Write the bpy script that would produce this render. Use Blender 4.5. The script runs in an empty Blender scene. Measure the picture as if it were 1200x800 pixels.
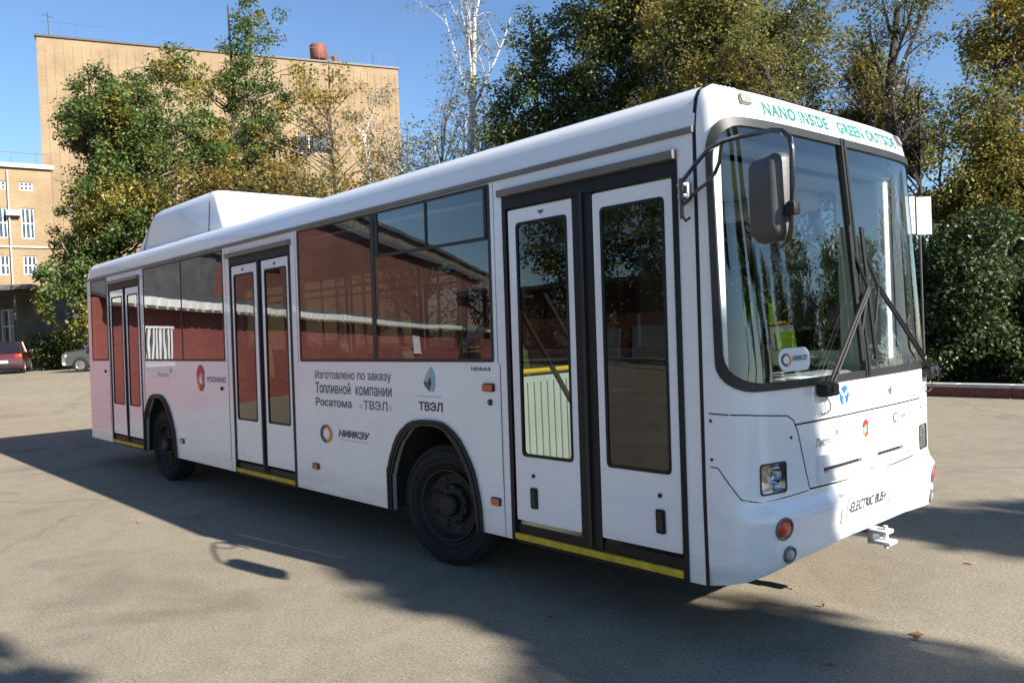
import bpy, bmesh, math, random, bisect
import numpy as np
from mathutils import Vector, Matrix, noise
from mathutils.geometry import delaunay_2d_cdt
R_ = math.radians
sc = bpy.context.scene
COL = sc.collection

# ------------------------------------------------------------------ camera
CAM = Vector((2.55918515, -5.00892956, 1.84769807))
YAW, PITCH, ROLL, FPX = 2.41033516, -0.0169722434, -0.0433707486, 964.823263
cF = Vector((math.cos(YAW)*math.cos(PITCH), math.sin(YAW)*math.cos(PITCH), math.sin(PITCH)))
cR0 = cF.cross(Vector((0, 0, 1))).normalized(); cU0 = cR0.cross(cF)
cR = cR0*math.cos(ROLL) + cU0*math.sin(ROLL); cU = -cR0*math.sin(ROLL) + cU0*math.cos(ROLL)
cam_d = bpy.data.cameras.new('camera'); cam = bpy.data.objects.new('camera', cam_d); COL.objects.link(cam)
cam.matrix_world = Matrix(((cR.x, cU.x, -cF.x, CAM.x), (cR.y, cU.y, -cF.y, CAM.y), (cR.z, cU.z, -cF.z, CAM.z), (0, 0, 0, 1)))
cam_d.sensor_width = 36; cam_d.lens = 36*FPX/1200; cam_d.clip_start = .05; cam_d.clip_end = 3000
sc.camera = cam

# ------------------------------------------------------------------ sky, sun, exposure
SUNV = Vector((1.80, .285, 1.0)).normalized()
SUN_EL = math.asin(SUNV.z); SUN_AZ = math.atan2(SUNV.y, SUNV.x)
w = bpy.data.worlds.new('World'); sc.world = w; w.use_nodes = True
wn = w.node_tree; bgn = wn.nodes['Background']
sky = wn.nodes.new('ShaderNodeTexSky'); sky.sky_type = 'NISHITA'; sky.sun_disc = False
sky.sun_elevation = SUN_EL; sky.sun_rotation = R_(90)-SUN_AZ
sky.air_density = 1.0; sky.dust_density = .1; sky.ozone_density = 5.0; sky.altitude = 100
wn.links.new(sky.outputs[0], bgn.inputs[0]); bgn.inputs[1].default_value = .068
sd = bpy.data.lights.new('sun', 'SUN'); sd.energy = 5.0; sd.angle = R_(.53); sd.color = (1, .945, .86)
so = bpy.data.objects.new('sun', sd); COL.objects.link(so); so.rotation_euler = SUNV.to_track_quat('Z', 'Y').to_euler()
so.location = (30, 5, 30)
vs = sc.view_settings; vs.view_transform = 'Standard'; vs.look = 'None'; vs.gamma = 1; vs.use_curve_mapping = False
vs.exposure = 1.40
sc.cycles.max_bounces = 6; sc.cycles.diffuse_bounces = 3; sc.cycles.glossy_bounces = 3
sc.cycles.transparent_max_bounces = 16; sc.cycles.transmission_bounces = 3
sc.cycles.caustics_reflective = False; sc.cycles.caustics_refractive = False

# ------------------------------------------------------------------ materials
def new_mat(name):
    m = bpy.data.materials.new(name); m.use_nodes = True
    nt = m.node_tree; b = nt.nodes['Principled BSDF']
    return m, nt, b
def N(nt, t, **kw):
    n = nt.nodes.new(t)
    for k, v in kw.items():
        if k[0] == 'i' and k[1:].isdigit(): n.inputs[int(k[1:])].default_value = v
        else: setattr(n, k, v)
    return n
def ramp(nt, stops, interp='LINEAR'):
    r = nt.nodes.new('ShaderNodeValToRGB'); r.color_ramp.interpolation = interp
    e = r.color_ramp.elements
    while len(e) < len(stops): e.new(.5)
    for q, (p, c) in zip(e, stops): q.position = p; q.color = (*c, 1)
    return r
def texco(nt, scale=(1, 1, 1), kind='Object'):
    t = nt.nodes.new('ShaderNodeTexCoord'); mp = nt.nodes.new('ShaderNodeMapping')
    nt.links.new(t.outputs[kind], mp.inputs[0]); mp.inputs['Scale'].default_value = scale
    return mp
def simple(name, col, rough=.5, metal=0, coat=0, var=.12, vscale=3.0, bump=0, bscale=60, spec=.5):
    m, nt, b = new_mat(name)
    b.inputs['Roughness'].default_value = rough; b.inputs['Metallic'].default_value = metal
    b.inputs['Coat Weight'].default_value = coat; b.inputs['Coat Roughness'].default_value = .05
    b.inputs['Specular IOR Level'].default_value = spec
    mp = texco(nt)
    nz = N(nt, 'ShaderNodeTexNoise'); nz.inputs['Scale'].default_value = vscale; nz.inputs['Detail'].default_value = 6
    nt.links.new(mp.outputs[0], nz.inputs[0])
    d = tuple(c*(1-var) for c in col); l = tuple(min(1, c*(1+var)) for c in col)
    r = ramp(nt, [(.3, d), (.7, l)]); nt.links.new(nz.outputs[0], r.inputs[0]); nt.links.new(r.outputs[0], b.inputs['Base Color'])
    if bump:
        n2 = N(nt, 'ShaderNodeTexNoise'); n2.inputs['Scale'].default_value = bscale; n2.inputs['Detail'].default_value = 5
        nt.links.new(mp.outputs[0], n2.inputs[0])
        bp = N(nt, 'ShaderNodeBump'); bp.inputs['Strength'].default_value = bump; bp.inputs['Distance'].default_value = .01
        nt.links.new(n2.outputs[0], bp.inputs['Height']); nt.links.new(bp.outputs[0], b.inputs['Normal'])
    return m
def paint_mat(name, col, dirt=True):
    m, nt, b = new_mat(name)
    mp = texco(nt)
    nz = N(nt, 'ShaderNodeTexNoise'); nz.inputs['Scale'].default_value = 1.7; nz.inputs['Detail'].default_value = 7
    nt.links.new(mp.outputs[0], nz.inputs[0])
    r = ramp(nt, [(.35, tuple(c*.965 for c in col)), (.65, col)]); nt.links.new(nz.outputs[0], r.inputs[0])
    # road dust thrown up on the lowest part of the skirt, broken up by noise
    sx = N(nt, 'ShaderNodeSeparateXYZ'); nt.links.new(mp.outputs[0], sx.inputs[0])
    n2 = N(nt, 'ShaderNodeTexNoise'); n2.inputs['Scale'].default_value = 6; n2.inputs['Detail'].default_value = 8
    m2 = texco(nt, (.6, .6, 3)); nt.links.new(m2.outputs[0], n2.inputs[0])
    ad = N(nt, 'ShaderNodeMath', operation='MULTIPLY_ADD'); nt.links.new(n2.outputs[0], ad.inputs[0]); ad.inputs[1].default_value = -.55
    nt.links.new(sx.outputs[2], ad.inputs[2])
    mr = N(nt, 'ShaderNodeMapRange'); mr.inputs[1].default_value = .1; mr.inputs[2].default_value = .35; mr.inputs[3].default_value = .38; mr.inputs[4].default_value = 0
    nt.links.new(ad.outputs[0], mr.inputs[0])
    mx = N(nt, 'ShaderNodeMix', data_type='RGBA'); nt.links.new(mr.outputs[0], mx.inputs[0])
    nt.links.new(r.outputs[0], mx.inputs[6]); mx.inputs[7].default_value = (.42, .40, .37, 1)
    nt.links.new(mx.outputs[2], b.inputs['Base Color'])
    rr = N(nt, 'ShaderNodeMapRange'); nt.links.new(n2.outputs[0], rr.inputs[0]); rr.inputs[3].default_value = .24; rr.inputs[4].default_value = .30
    nt.links.new(rr.outputs[0], b.inputs['Roughness'])
    b.inputs['Coat Weight'].default_value = .6; b.inputs['Coat Roughness'].default_value = .04
    # panel ripple
    n3 = N(nt, 'ShaderNodeTexNoise'); n3.inputs['Scale'].default_value = .9; n3.inputs['Detail'].default_value = 1
    nt.links.new(mp.outputs[0], n3.inputs[0])
    bp = N(nt, 'ShaderNodeBump'); bp.inputs['Strength'].default_value = .12; bp.inputs['Distance'].default_value = .02
    nt.links.new(n3.outputs[0], bp.inputs['Height']); nt.links.new(bp.outputs[0], b.inputs['Normal']); nt.links.new(bp.outputs[0], b.inputs['Coat Normal'])
    return m
def glass_mat(name, tint, base=.07, wob=.0, power=4.0, wscale=1.3):
    m = bpy.data.materials.new(name); m.use_nodes = True; nt = m.node_tree; nt.nodes.clear()
    out = N(nt, 'ShaderNodeOutputMaterial'); mix = N(nt, 'ShaderNodeMixShader')
    tr = N(nt, 'ShaderNodeBsdfTransparent'); tr.inputs[0].default_value = (*tint, 1)
    gl = N(nt, 'ShaderNodeBsdfGlossy'); gl.inputs['Roughness'].default_value = .0; gl.inputs[0].default_value = (1, 1, 1, 1)
    lw = N(nt, 'ShaderNodeLayerWeight'); lw.inputs[0].default_value = .5
    pw = N(nt, 'ShaderNodeMath', operation='POWER'); nt.links.new(lw.outputs['Facing'], pw.inputs[0]); pw.inputs[1].default_value = power
    ma = N(nt, 'ShaderNodeMath', operation='MULTIPLY_ADD'); nt.links.new(pw.outputs[0], ma.inputs[0]); ma.inputs[1].default_value = 1-base; ma.inputs[2].default_value = base
    nt.links.new(ma.outputs[0], mix.inputs[0]); nt.links.new(tr.outputs[0], mix.inputs[1]); nt.links.new(gl.outputs[0], mix.inputs[2])
    nt.links.new(mix.outputs[0], out.inputs[0])
    if wob:
        mp = texco(nt); nz = N(nt, 'ShaderNodeTexNoise'); nz.inputs['Scale'].default_value = wscale; nz.inputs['Detail'].default_value = 1.5
        nt.links.new(mp.outputs[0], nz.inputs[0])
        bp = N(nt, 'ShaderNodeBump'); bp.inputs['Strength'].default_value = wob; bp.inputs['Distance'].default_value = .02
        nt.links.new(nz.outputs[0], bp.inputs['Height']); nt.links.new(bp.outputs[0], gl.inputs['Normal'])
    return m
def leaf_mat(name, cols, patch=None, trans=.35, pscale=.5):
    """random colour per leaf out of cols; patch=(colour list) appears in clumps"""
    m = bpy.data.materials.new(name); m.use_nodes = True; nt = m.node_tree; nt.nodes.clear()
    out = N(nt, 'ShaderNodeOutputMaterial')
    g = N(nt, 'ShaderNodeNewGeometry')
    r1 = ramp(nt, [((i+.5)/len(cols), c) for i, c in enumerate(cols)]); nt.links.new(g.outputs['Random Per Island'], r1.inputs[0])
    colout = r1.outputs[0]
    if patch:
        r2 = ramp(nt, [((i+.5)/len(patch), c) for i, c in enumerate(patch)]); nt.links.new(g.outputs['Random Per Island'], r2.inputs[0])
        mp = texco(nt); nz = N(nt, 'ShaderNodeTexNoise'); nz.inputs['Scale'].default_value = pscale; nz.inputs['Detail'].default_value = 3
        nt.links.new(mp.outputs[0], nz.inputs[0])
        rr = ramp(nt, [(.5, (0, 0, 0)), (.6, (1, 1, 1))]); nt.links.new(nz.outputs[0], rr.inputs[0])
        mx = N(nt, 'ShaderNodeMix', data_type='RGBA'); nt.links.new(rr.outputs[0], mx.inputs[0])
        nt.links.new(r1.outputs[0], mx.inputs[6]); nt.links.new(r2.outputs[0], mx.inputs[7]); colout = mx.outputs[2]
    b = N(nt, 'ShaderNodeBsdfPrincipled'); b.inputs['Roughness'].default_value = .45; b.inputs['Specular IOR Level'].default_value = .35
    t = N(nt, 'ShaderNodeBsdfTranslucent'); mix = N(nt, 'ShaderNodeMixShader'); mix.inputs[0].default_value = trans
    nt.links.new(colout, b.inputs['Base Color']); nt.links.new(colout, t.inputs[0])
    nt.links.new(b.outputs[0], mix.inputs[1]); nt.links.new(t.outputs[0], mix.inputs[2]); nt.links.new(mix.outputs[0], out.inputs[0])
    return m

M = {}
M['paint'] = paint_mat('white_bus_paint', (.83, .835, .84))
M['podpaint'] = simple('pod_paint', (.8, .8, .81), .32, coat=.4, var=.04)
M['black'] = simple('black_rubber', (.008, .008, .009), .5, var=.3, bump=.1, spec=.35)
M['gloss_black'] = simple('gloss_black', (.01, .01, .012), .18, var=.2, coat=.5)
M['gasket'] = simple('grey_gasket', (.014, .015, .014), .5, var=.25)
M['grey'] = simple('grey_trim', (.16, .155, .145), .4, metal=.25, var=.15)
M['yellow'] = simple('yellow_step_paint', (.55, .38, .02), .5, var=.3, vscale=12)
M['rail'] = simple('yellow_handrail', (.85, .55, .01), .35, coat=.3, var=.05)
M['tyre'] = simple('tyre_rubber', (.010, .010, .010), .85, var=.3, bump=.4, bscale=40)
M['rim'] = simple('painted_rim', (.014, .0135, .013), .6, metal=.1, var=.3, vscale=20)
M['dark'] = simple('underbody_dark', (.02, .02, .02), .9, var=.3)
M['mirror_back'] = simple('mirror_plastic', (.065, .065, .065), .5, var=.25, bump=.1)
M['lin'] = simple('interior_liner', (.42, .43, .43), .5, var=.05)
M['ceil'] = simple('interior_ceiling', (.30, .30, .29), .6, var=.05)
M['floor_in'] = simple('interior_floor', (.08, .08, .085), .6, var=.2)
M['screen'] = simple('pale_green_screen', (.50, .56, .50), .5, var=.08)
M['seat'] = simple('seat_shell', (.5, .52, .54), .4, var=.08)
M['lime'] = simple('lime_upholstery', (.30, .55, .03), .6, var=.1)
M['dash'] = simple('dashboard_plastic', (.22, .24, .27), .55, var=.15, bump=.1)
M['metal'] = simple('brushed_metal', (.5, .5, .5), .35, metal=.9, var=.1)
M['chrome'] = simple('headlight_chrome', (.8, .8, .82), .18, metal=.9, var=.05)
M['lampgrey'] = simple('grey_lamp_lens', (.22, .22, .20), .3, var=.3, vscale=60)
M['platerim'] = simple('plate_rim', (.3, .3, .3), .5)
M['hookpaint'] = simple('white_hook_paint', (.7, .69, .66), .5, var=.15, vscale=20)
M['darkgrey'] = simple('dark_grey_lettering', (.06, .065, .07), .5, var=.1)
M['midgrey'] = simple('grey_lettering', (.11, .115, .12), .5, var=.1)
M['palegrey'] = simple('pale_grey_lettering', (.45, .46, .48), .5, var=.1)
M['teal'] = simple('green_lettering', (.0, .15, .11), .4, var=.05)
M['teal2'] = simple('pale_green_lettering', (.02, .17, .14), .4, var=.05)
M['orange'] = simple('orange_mark', (.8, .25, .02), .4, var=.05)
M['redmark'] = simple('red_mark', (.5, .02, .04), .4, var=.05)
M['pink'] = simple('magenta_mark', (.55, .03, .16), .4, var=.05)
M['blue'] = simple('blue_mark', (.02, .12, .5), .4, var=.05)
M['cyan'] = simple('pale_blue_mark', (.25, .48, .55), .4, var=.05)
M['green'] = simple('green_mark', (.12, .42, .05), .4, var=.05)
M['yellowmark'] = simple('yellow_mark', (.7, .5, .03), .4, var=.05)
M['white'] = simple('white_plastic', (.78, .78, .78), .4, var=.04)
M['curtain'] = simple('checked_cloth', (.3, .3, .3), .8, var=.4, vscale=50)
M['sidewin'] = glass_mat('tinted_window_glass', (.25, .255, .26), .075, wob=.09, power=3.1)
M['doorglass'] = glass_mat('door_glass', (.25, .27, .27), .07, wob=.12, power=3.8)
M['windscreen'] = glass_mat('windscreen_glass', (.88, .93, .91), .10, wob=0, power=3.8)
M['lens'] = glass_mat('clear_lens', (.9, .9, .9), .12)
M['mirrorglass'] = simple('mirror_glass', (.7, .72, .75), .03, metal=1, var=.02)
def lens(name, col):
    m, nt, b = new_mat(name); b.inputs['Base Color'].default_value = (*col, 1); b.inputs['Roughness'].default_value = .15
    b.inputs['Coat Weight'].default_value = 1
    mp = texco(nt); v = N(nt, 'ShaderNodeTexVoronoi'); v.inputs['Scale'].default_value = 90; nt.links.new(mp.outputs[0], v.inputs[0])
    bp = N(nt, 'ShaderNodeBump'); bp.inputs['Strength'].default_value = .5; bp.inputs['Distance'].default_value = .004
    nt.links.new(v.outputs[0], bp.inputs['Height']); nt.links.new(bp.outputs[0], b.inputs['Normal'])
    return m
M['redlens'] = lens('red_lens', (.55, .03, .01)); M['orangelens'] = lens('orange_lens', (.55, .09, .01))
M['whitelens'] = lens('white_lens', (.36, .36, .34)); M['darkred'] = lens('dark_red_lens', (.2, .02, .02))

# ------------------------------------------------------------------ object helpers
def obj(name, verts, faces, mat, parent=None, smooth=False, auto=None):
    me = bpy.data.meshes.new(name); me.from_pydata([tuple(v) for v in verts], [], faces); me.update()
    if isinstance(mat, str): mat = M[mat]
    me.materials.append(mat)
    if smooth:
        me.polygons.foreach_set('use_smooth', [True]*len(me.polygons))
        if auto is not None:
            me.set_sharp_from_angle(angle=R_(auto))
    o = bpy.data.objects.new(name, me); COL.objects.link(o)
    if parent is not None: o.parent = parent
    return o
def tag(o, label, cat, group=None):
    o['label'] = label; o['category'] = cat
    if group: o['group'] = group
    return o
def thing(name, label, cat, loc=(0, 0, 0), rz=0, group=None):
    o = bpy.data.objects.new(name, None); COL.objects.link(o); o.empty_display_size = .3
    o.location = loc; o.rotation_euler = (0, 0, rz)
    return tag(o, label, cat, group)
def struct(o): o['kind'] = 'structure'; return o
class MB:
    def __init__(s): s.v = []; s.f = []; s.st = []
    def add(s, v, f):
        n = len(s.v); s.st.append((n, len(s.f))); s.v += [tuple(q) for q in v]; s.f += [tuple(i+n for i in q) for q in f]; return s
    def box(s, x0, x1, y0, y1, z0, z1, bev=0, T=None):
        bm = bmesh.new(); bmesh.ops.create_cube(bm, size=1)
        for v in bm.verts: v.co = Vector(((x0+x1)/2+v.co.x*(x1-x0), (y0+y1)/2+v.co.y*(y1-y0), (z0+z1)/2+v.co.z*(z1-z0)))
        if bev: bmesh.ops.bevel(bm, geom=bm.edges[:], offset=bev, segments=2, affect='EDGES', profile=.5)
        if T: bm.transform(T)
        bm.verts.index_update(); s.add([v.co for v in bm.verts], [[v.index for v in f.verts] for f in bm.faces]); bm.free(); return s
    def tube(s, pts, r, n=8, closed=False):
        pts = [Vector(p) for p in pts]; rs = r if isinstance(r, (list, tuple)) else [r]*len(pts)
        V = []; F = []; up = None; m = len(pts)
        for i, p in enumerate(pts):
            if closed: t = pts[(i+1) % m]-pts[i-1]
            else: t = pts[min(i+1, m-1)]-pts[max(i-1, 0)]
            t.normalize()
            if up is None: up = t.orthogonal().normalized()
            up = (up-t*up.dot(t)).normalized(); b = t.cross(up)
            for k in range(n):
                a = 2*math.pi*k/n; V.append(p+(up*math.cos(a)+b*math.sin(a))*rs[i])
        for i in range(m if closed else m-1):
            j = (i+1) % m
            for k in range(n): F.append((i*n+k, i*n+(k+1) % n, j*n+(k+1) % n, j*n+k))
        if not closed: F.append(tuple(range(n))[::-1]); F.append(tuple((m-1)*n+k for k in range(n)))
        return s.add(V, F)
    def lathe(s, prof, n=40, T=None, cap=False):
        """prof (r, h) round local Z"""
        V = []; F = []
        for r, h in prof:
            for k in range(n):
                a = 2*math.pi*k/n; q = Vector((r*math.cos(a), r*math.sin(a), h)); V.append(T @ q if T else q)
        for i in range(len(prof)-1):
            for k in range(n): F.append((i*n+k, i*n+(k+1) % n, (i+1)*n+(k+1) % n, (i+1)*n+k))
        if cap: F.append(tuple(range(n))[::-1]); F.append(tuple((len(prof)-1)*n+k for k in range(n)))
        return s.add(V, F)
    def prism(s, poly, fn, a, b):
        """poly of (u,v); fn(u,v,off)->point; between offsets a and b"""
        n = len(poly); V = [fn(u, v, a) for u, v in poly]+[fn(u, v, b) for u, v in poly]
        F = [tuple(range(n))[::-1], tuple(range(n, 2*n))]+[(i, (i+1) % n, n+(i+1) % n, n+i) for i in range(n)]
        return s.add(V, F)
    def build_each(s, name, mat, parent=None, smooth=False, auto=35):
        st = s.st+[(len(s.v), len(s.f))]
        for (a, b), (c, d) in zip(st, st[1:]):
            obj(name, s.v[a:c], [tuple(i-a for i in f) for f in s.f[b:d]], mat, parent, smooth, auto)
    def build(s, name, mat, parent=None, smooth=False, auto=35, bevel=0):
        o = obj(name, s.v, s.f, mat, parent, smooth, auto)
        if bevel:
            md = o.modifiers.new('bevel', 'BEVEL'); md.width = bevel; md.segments = 2; md.limit_method = 'ANGLE'; md.angle_limit = R_(40)
        return o

def inpoly(x, y, P):
    c = False; j = len(P)-1
    for i in range(len(P)):
        xi, yi = P[i]; xj, yj = P[j]
        if (yi > y) != (yj > y) and x < (xj-xi)*(y-yi)/(yj-yi)+xi: c = not c
        j = i
    return c
def dens(P, step):
    out = []
    for i in range(len(P)):
        a = P[i]; b = P[(i+1) % len(P)]; L = math.hypot(b[0]-a[0], b[1]-a[1]); k = max(1, int(L/step)) if step else 1
        for t in range(k): out.append((a[0]+(b[0]-a[0])*t/k, a[1]+(b[1]-a[1])*t/k))
    return out
def sheet(outer, holes, fn, o0, o1, step=0):
    """2-D outline with holes, triangulated, mapped by fn(u,v,off); thickness between o0 (outside) and o1 (inside; None = single face)"""
    loops = [dens(outer, step)]+[dens(h, step) for h in holes]
    pts = []; edges = []
    for L in loops:
        n = len(pts); pts += L; edges += [(n+i, n+(i+1) % len(L)) for i in range(len(L))]
    if step:
        us = [p[0] for p in outer]; vv = [p[1] for p in outer]
        a = min(us)+step*.5
        while a < max(us):
            b = min(vv)+step*.5
            while b < max(vv):
                if inpoly(a, b, outer) and not any(inpoly(a, b, h) for h in holes):
                    if min((a-q[0])**2+(b-q[1])**2 for q in pts[:sum(len(l) for l in loops)]) > (step*.45)**2: pts.append((a, b))
                b += step
            a += step
    r = delaunay_2d_cdt([Vector(p) for p in pts], edges, [], 0, 1e-7)
    V2, Fs = r[0], r[2]; F = []
    for f in Fs:
        cx = sum(V2[i][0] for i in f)/len(f); cy = sum(V2[i][1] for i in f)/len(f)
        if inpoly(cx, cy, outer) and not any(inpoly(cx, cy, h) for h in holes):
            f = list(f)
            ar = sum(V2[f[i]][0]*V2[f[(i+1) % len(f)]][1]-V2[f[(i+1) % len(f)]][0]*V2[f[i]][1] for i in range(len(f)))
            F.append(tuple(f if ar > 0 else f[::-1]))
    V = [fn(p[0], p[1], o0) for p in V2]
    if o1 is None: return V, F
    n = len(V); V = V+[fn(p[0], p[1], o1) for p in V2]
    ed = {}
    for f in F:
        for i in range(len(f)): ed[(f[i], f[(i+1) % len(f)])] = 1
    G = list(F)+[tuple(i+n for i in f[::-1]) for f in F]
    for a, b in ed:
        if (b, a) not in ed: G.append((b, a, a+n, b+n))
    return V, G
def rrect(x0, x1, y0, y1, r=.0, n=5):
    if r <= 0: return [(x0, y0), (x1, y0), (x1, y1), (x0, y1)]
    out = []
    for cx, cy, a in ((x1-r, y0+r, -90), (x1-r, y1-r, 0), (x0+r, y1-r, 90), (x0+r, y0+r, 180)):
        for i in range(n+1):
            t = R_(a+90*i/n); out.append((cx+r*math.cos(t), cy+r*math.sin(t)))
    return out
def circ(cx, cy, r, n=20, ry=None):
    ry = ry or r
    return [(cx+r*math.cos(2*math.pi*i/n), cy+ry*math.sin(2*math.pi*i/n)) for i in range(n)]

def text_mesh(body, shear=0, spacing=1.0, bold=0):
    """outlines of the letters, filled by winding number (overlapping strokes stay whole)"""
    c = bpy.data.curves.new('t', 'FONT'); c.body = body; c.size = 1; c.shear = shear; c.space_character = spacing
    o = bpy.data.objects.new('t', c); COL.objects.link(o); bpy.context.view_layer.update()
    dg = bpy.context.evaluated_depsgraph_get(); cu = o.to_curve(dg); loops = []
    for sp in cu.splines:
        P = []
        if sp.type == 'BEZIER':
            bp = sp.bezier_points; k = len(bp)
            for i in range(k):
                p, q = bp[i], bp[(i+1) % k]
                straight = (p.handle_right-p.co).length < 1e-5 and (q.handle_left-q.co).length < 1e-5
                d1 = (q.co-p.co).normalized() if (q.co-p.co).length > 1e-7 else None
                if d1 is None: continue
                if not straight and abs((p.handle_right-p.co).cross(d1).length) < 1e-4 and abs((q.handle_left-q.co).cross(d1).length) < 1e-4: straight = True
                for t in ([0] if straight else [0, .25, .5, .75]):
                    u = 1-t; r = p.co*u**3+p.handle_right*3*u*u*t+q.handle_left*3*u*t*t+q.co*t**3; P.append((r.x, r.y))
        else: P = [(p.co.x, p.co.y) for p in sp.points]
        Q = []
        for p in P:
            if not Q or math.hypot(p[0]-Q[-1][0], p[1]-Q[-1][1]) > 1e-4: Q.append(p)
        if len(Q) > 2: loops.append(Q)
    if bold and loops:
        area = lambda L: sum(L[i][0]*L[(i+1) % len(L)][1]-L[(i+1) % len(L)][0]*L[i][1] for i in range(len(L)))
        sg_ = 1 if area(max(loops, key=lambda L: abs(area(L)))) > 0 else -1; NL = []
        for L in loops:
            k = len(L); NQ = []
            for i in range(k):
                a, b_, c_ = Vector(L[i-1]), Vector(L[i]), Vector(L[(i+1) % k]); d1 = (b_-a).normalized(); d2 = (c_-b_).normalized()
                n_ = Vector((d1.y+d2.y, -d1.x-d2.x)); l_ = n_.length
                if l_ > .3: n_ = n_/l_*bold*sg_*min(1.6, 2/l_)
                else: n_ = n_*0
                NQ.append((b_.x+n_.x, b_.y+n_.y))
            NL.append(NQ)
        loops = NL
    o.to_curve_clear(); bpy.data.objects.remove(o); bpy.data.curves.remove(c)
    pts = []; edges = []
    for L in loops: n = len(pts); pts += L; edges += [(n+i, n+(i+1) % len(L)) for i in range(len(L))]
    if not pts: return [], []
    r = delaunay_2d_cdt([Vector(p) for p in pts], edges, [], 0, 1e-6); V2, Fs = r[0], r[2]; F = []
    for f in Fs:
        x = sum(V2[i][0] for i in f)/len(f); y = sum(V2[i][1] for i in f)/len(f); wn_ = 0
        for L in loops:
            for i in range(len(L)):
                (x0, y0), (x1, y1) = L[i], L[(i+1) % len(L)]
                if (y0 <= y) != (y1 <= y) and x0+(x1-x0)*(y-y0)/(y1-y0) > x: wn_ += 1 if y1 > y0 else -1
        if wn_: 
            f = list(f); ar = sum(V2[f[i]][0]*V2[f[(i+1) % len(f)]][1]-V2[f[(i+1) % len(f)]][0]*V2[f[i]][1] for i in range(len(f)))
            F.append(tuple(f if ar > 0 else f[::-1]))
    return [Vector((p[0], p[1], 0)) for p in V2], F
def lettering(s_, u0, u1, v0, v1, fn, off, mat, parent, shear=0, spacing=1.0, bold=.024, slope=0, name='lettering', label=None):
    """one flat mesh per word, fitted to the rectangle"""
    V, F = text_mesh(s_, shear, spacing, bold)
    if not V: return
    a0 = min(v.x for v in V); a1 = max(v.x for v in V); b0 = min(v.y for v in V); b1 = max(v.y for v in V)
    spans = sorted((min(V[i].x for i in f), max(V[i].x for i in f)) for f in F); cuts = []; r = spans[0][1]
    for p, q in spans:
        if p-r > .2: cuts.append((p+r)/2)
        r = max(r, q)
    words = {}
    for f in F:
        x = sum(V[i].x for i in f)/len(f); words.setdefault(sum(x > c for c in cuts), []).append(f)
    for k in sorted(words):
        mp_ = {}; P = []; G = []
        for f in words[k]:
            g = []
            for i in f:
                if i not in mp_:
                    mp_[i] = len(P); tu = (V[i].x-a0)/(a1-a0); tv = (V[i].y-b0)/(b1-b0); P.append(fn(u0+(u1-u0)*tu, v0+(v1-v0)*tv+slope*tu, off))
                g.append(mp_[i])
            G.append(tuple(g))
        obj(name, P, G, mat, parent)

# ------------------------------------------------------------------ the bus
bus = thing('city_bus', 'long white city bus with three double doors and green lettering above its windscreen', 'bus')
NEXP = 3.8
def lerp_tab(t, v):
    if v <= t[0][0]: return t[0][1]
    for (a, b), (c, d) in zip(t, t[1:]):
        if v <= c: return b+(d-b)*(v-a)/(c-a)
    return t[-1][1]
X0T = [(.38, .17), (.42, .205), (.50, .245), (.575, .262), (.60, .252), (.775, .278), (.825, .222), (1.0, .222), (1.47, .236), (2.92, .125), (2.98, .112), (3.04, .094), (3.09, .066), (3.125, .025), (3.15, -.03), (3.16, -.098)]
WT = [(.38, 1.235), (.5, 1.25), (.9, 1.25), (2.9, 1.216), (3.0, 1.20), (3.06, 1.185), (3.11, 1.15), (3.14, 1.10), (3.16, 1.03)]
PROF = [(0.0, 0.0, 1.0)]
_a = 0.0; _py, _px = 0.0, .34
for _i in range(1, 801):
    _th = _i/800*math.pi/2
    _ry = math.sin(_th)**(2/NEXP); _rx = max(0.0, math.cos(_th))**(2/NEXP) if _i < 800 else 0.0
    _y = _ry*1.24; _x = _rx*.34
    _a += math.hypot(_y-_py, _x-_px); _py, _px = _y, _x
    PROF.append((_a, _ry, _rx))
UMAX = PROF[-1][0]; _AL = [q[0] for q in PROF]
def front0(u, z):
    s = -1 if u < 0 else 1; a = min(abs(u), UMAX)
    i = max(1, min(len(PROF)-1, bisect.bisect_left(_AL, a)))
    a0, y0, x0 = PROF[i-1]; a1, y1, x1 = PROF[i]; t = (a-a0)/(a1-a0) if a1 > a0 else 0
    ry = y0+(y1-y0)*t; rx = x0+(x1-x0)*t
    return (-.098+(lerp_tab(X0T, z)+.098)*rx, s*lerp_tab(WT, z)*ry, z)
def front(u, z, off=0.0):
    P = front0(u, z)
    if not off: return P
    e = .01
    A = front0(max(-UMAX, u-e), z); B = front0(min(UMAX, u+e), z); C = front0(u, z-e); D = front0(u, z+e)
    n = (Vector(B)-Vector(A)).cross(Vector(D)-Vector(C)).normalized()
    return tuple(Vector(P)+n*off)
def ys(z): return 1.25-.017*max(0, z-.9)
def side(x, z, off=0): return (x, -ys(z)-off, z)
def sideL(x, z, off=0): return (-x-11.9, ys(z)+off, z)    # far side, u measured from the rear so that faces turn outward
XR = -11.82; ZB = .385; ZT = 2.912
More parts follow.
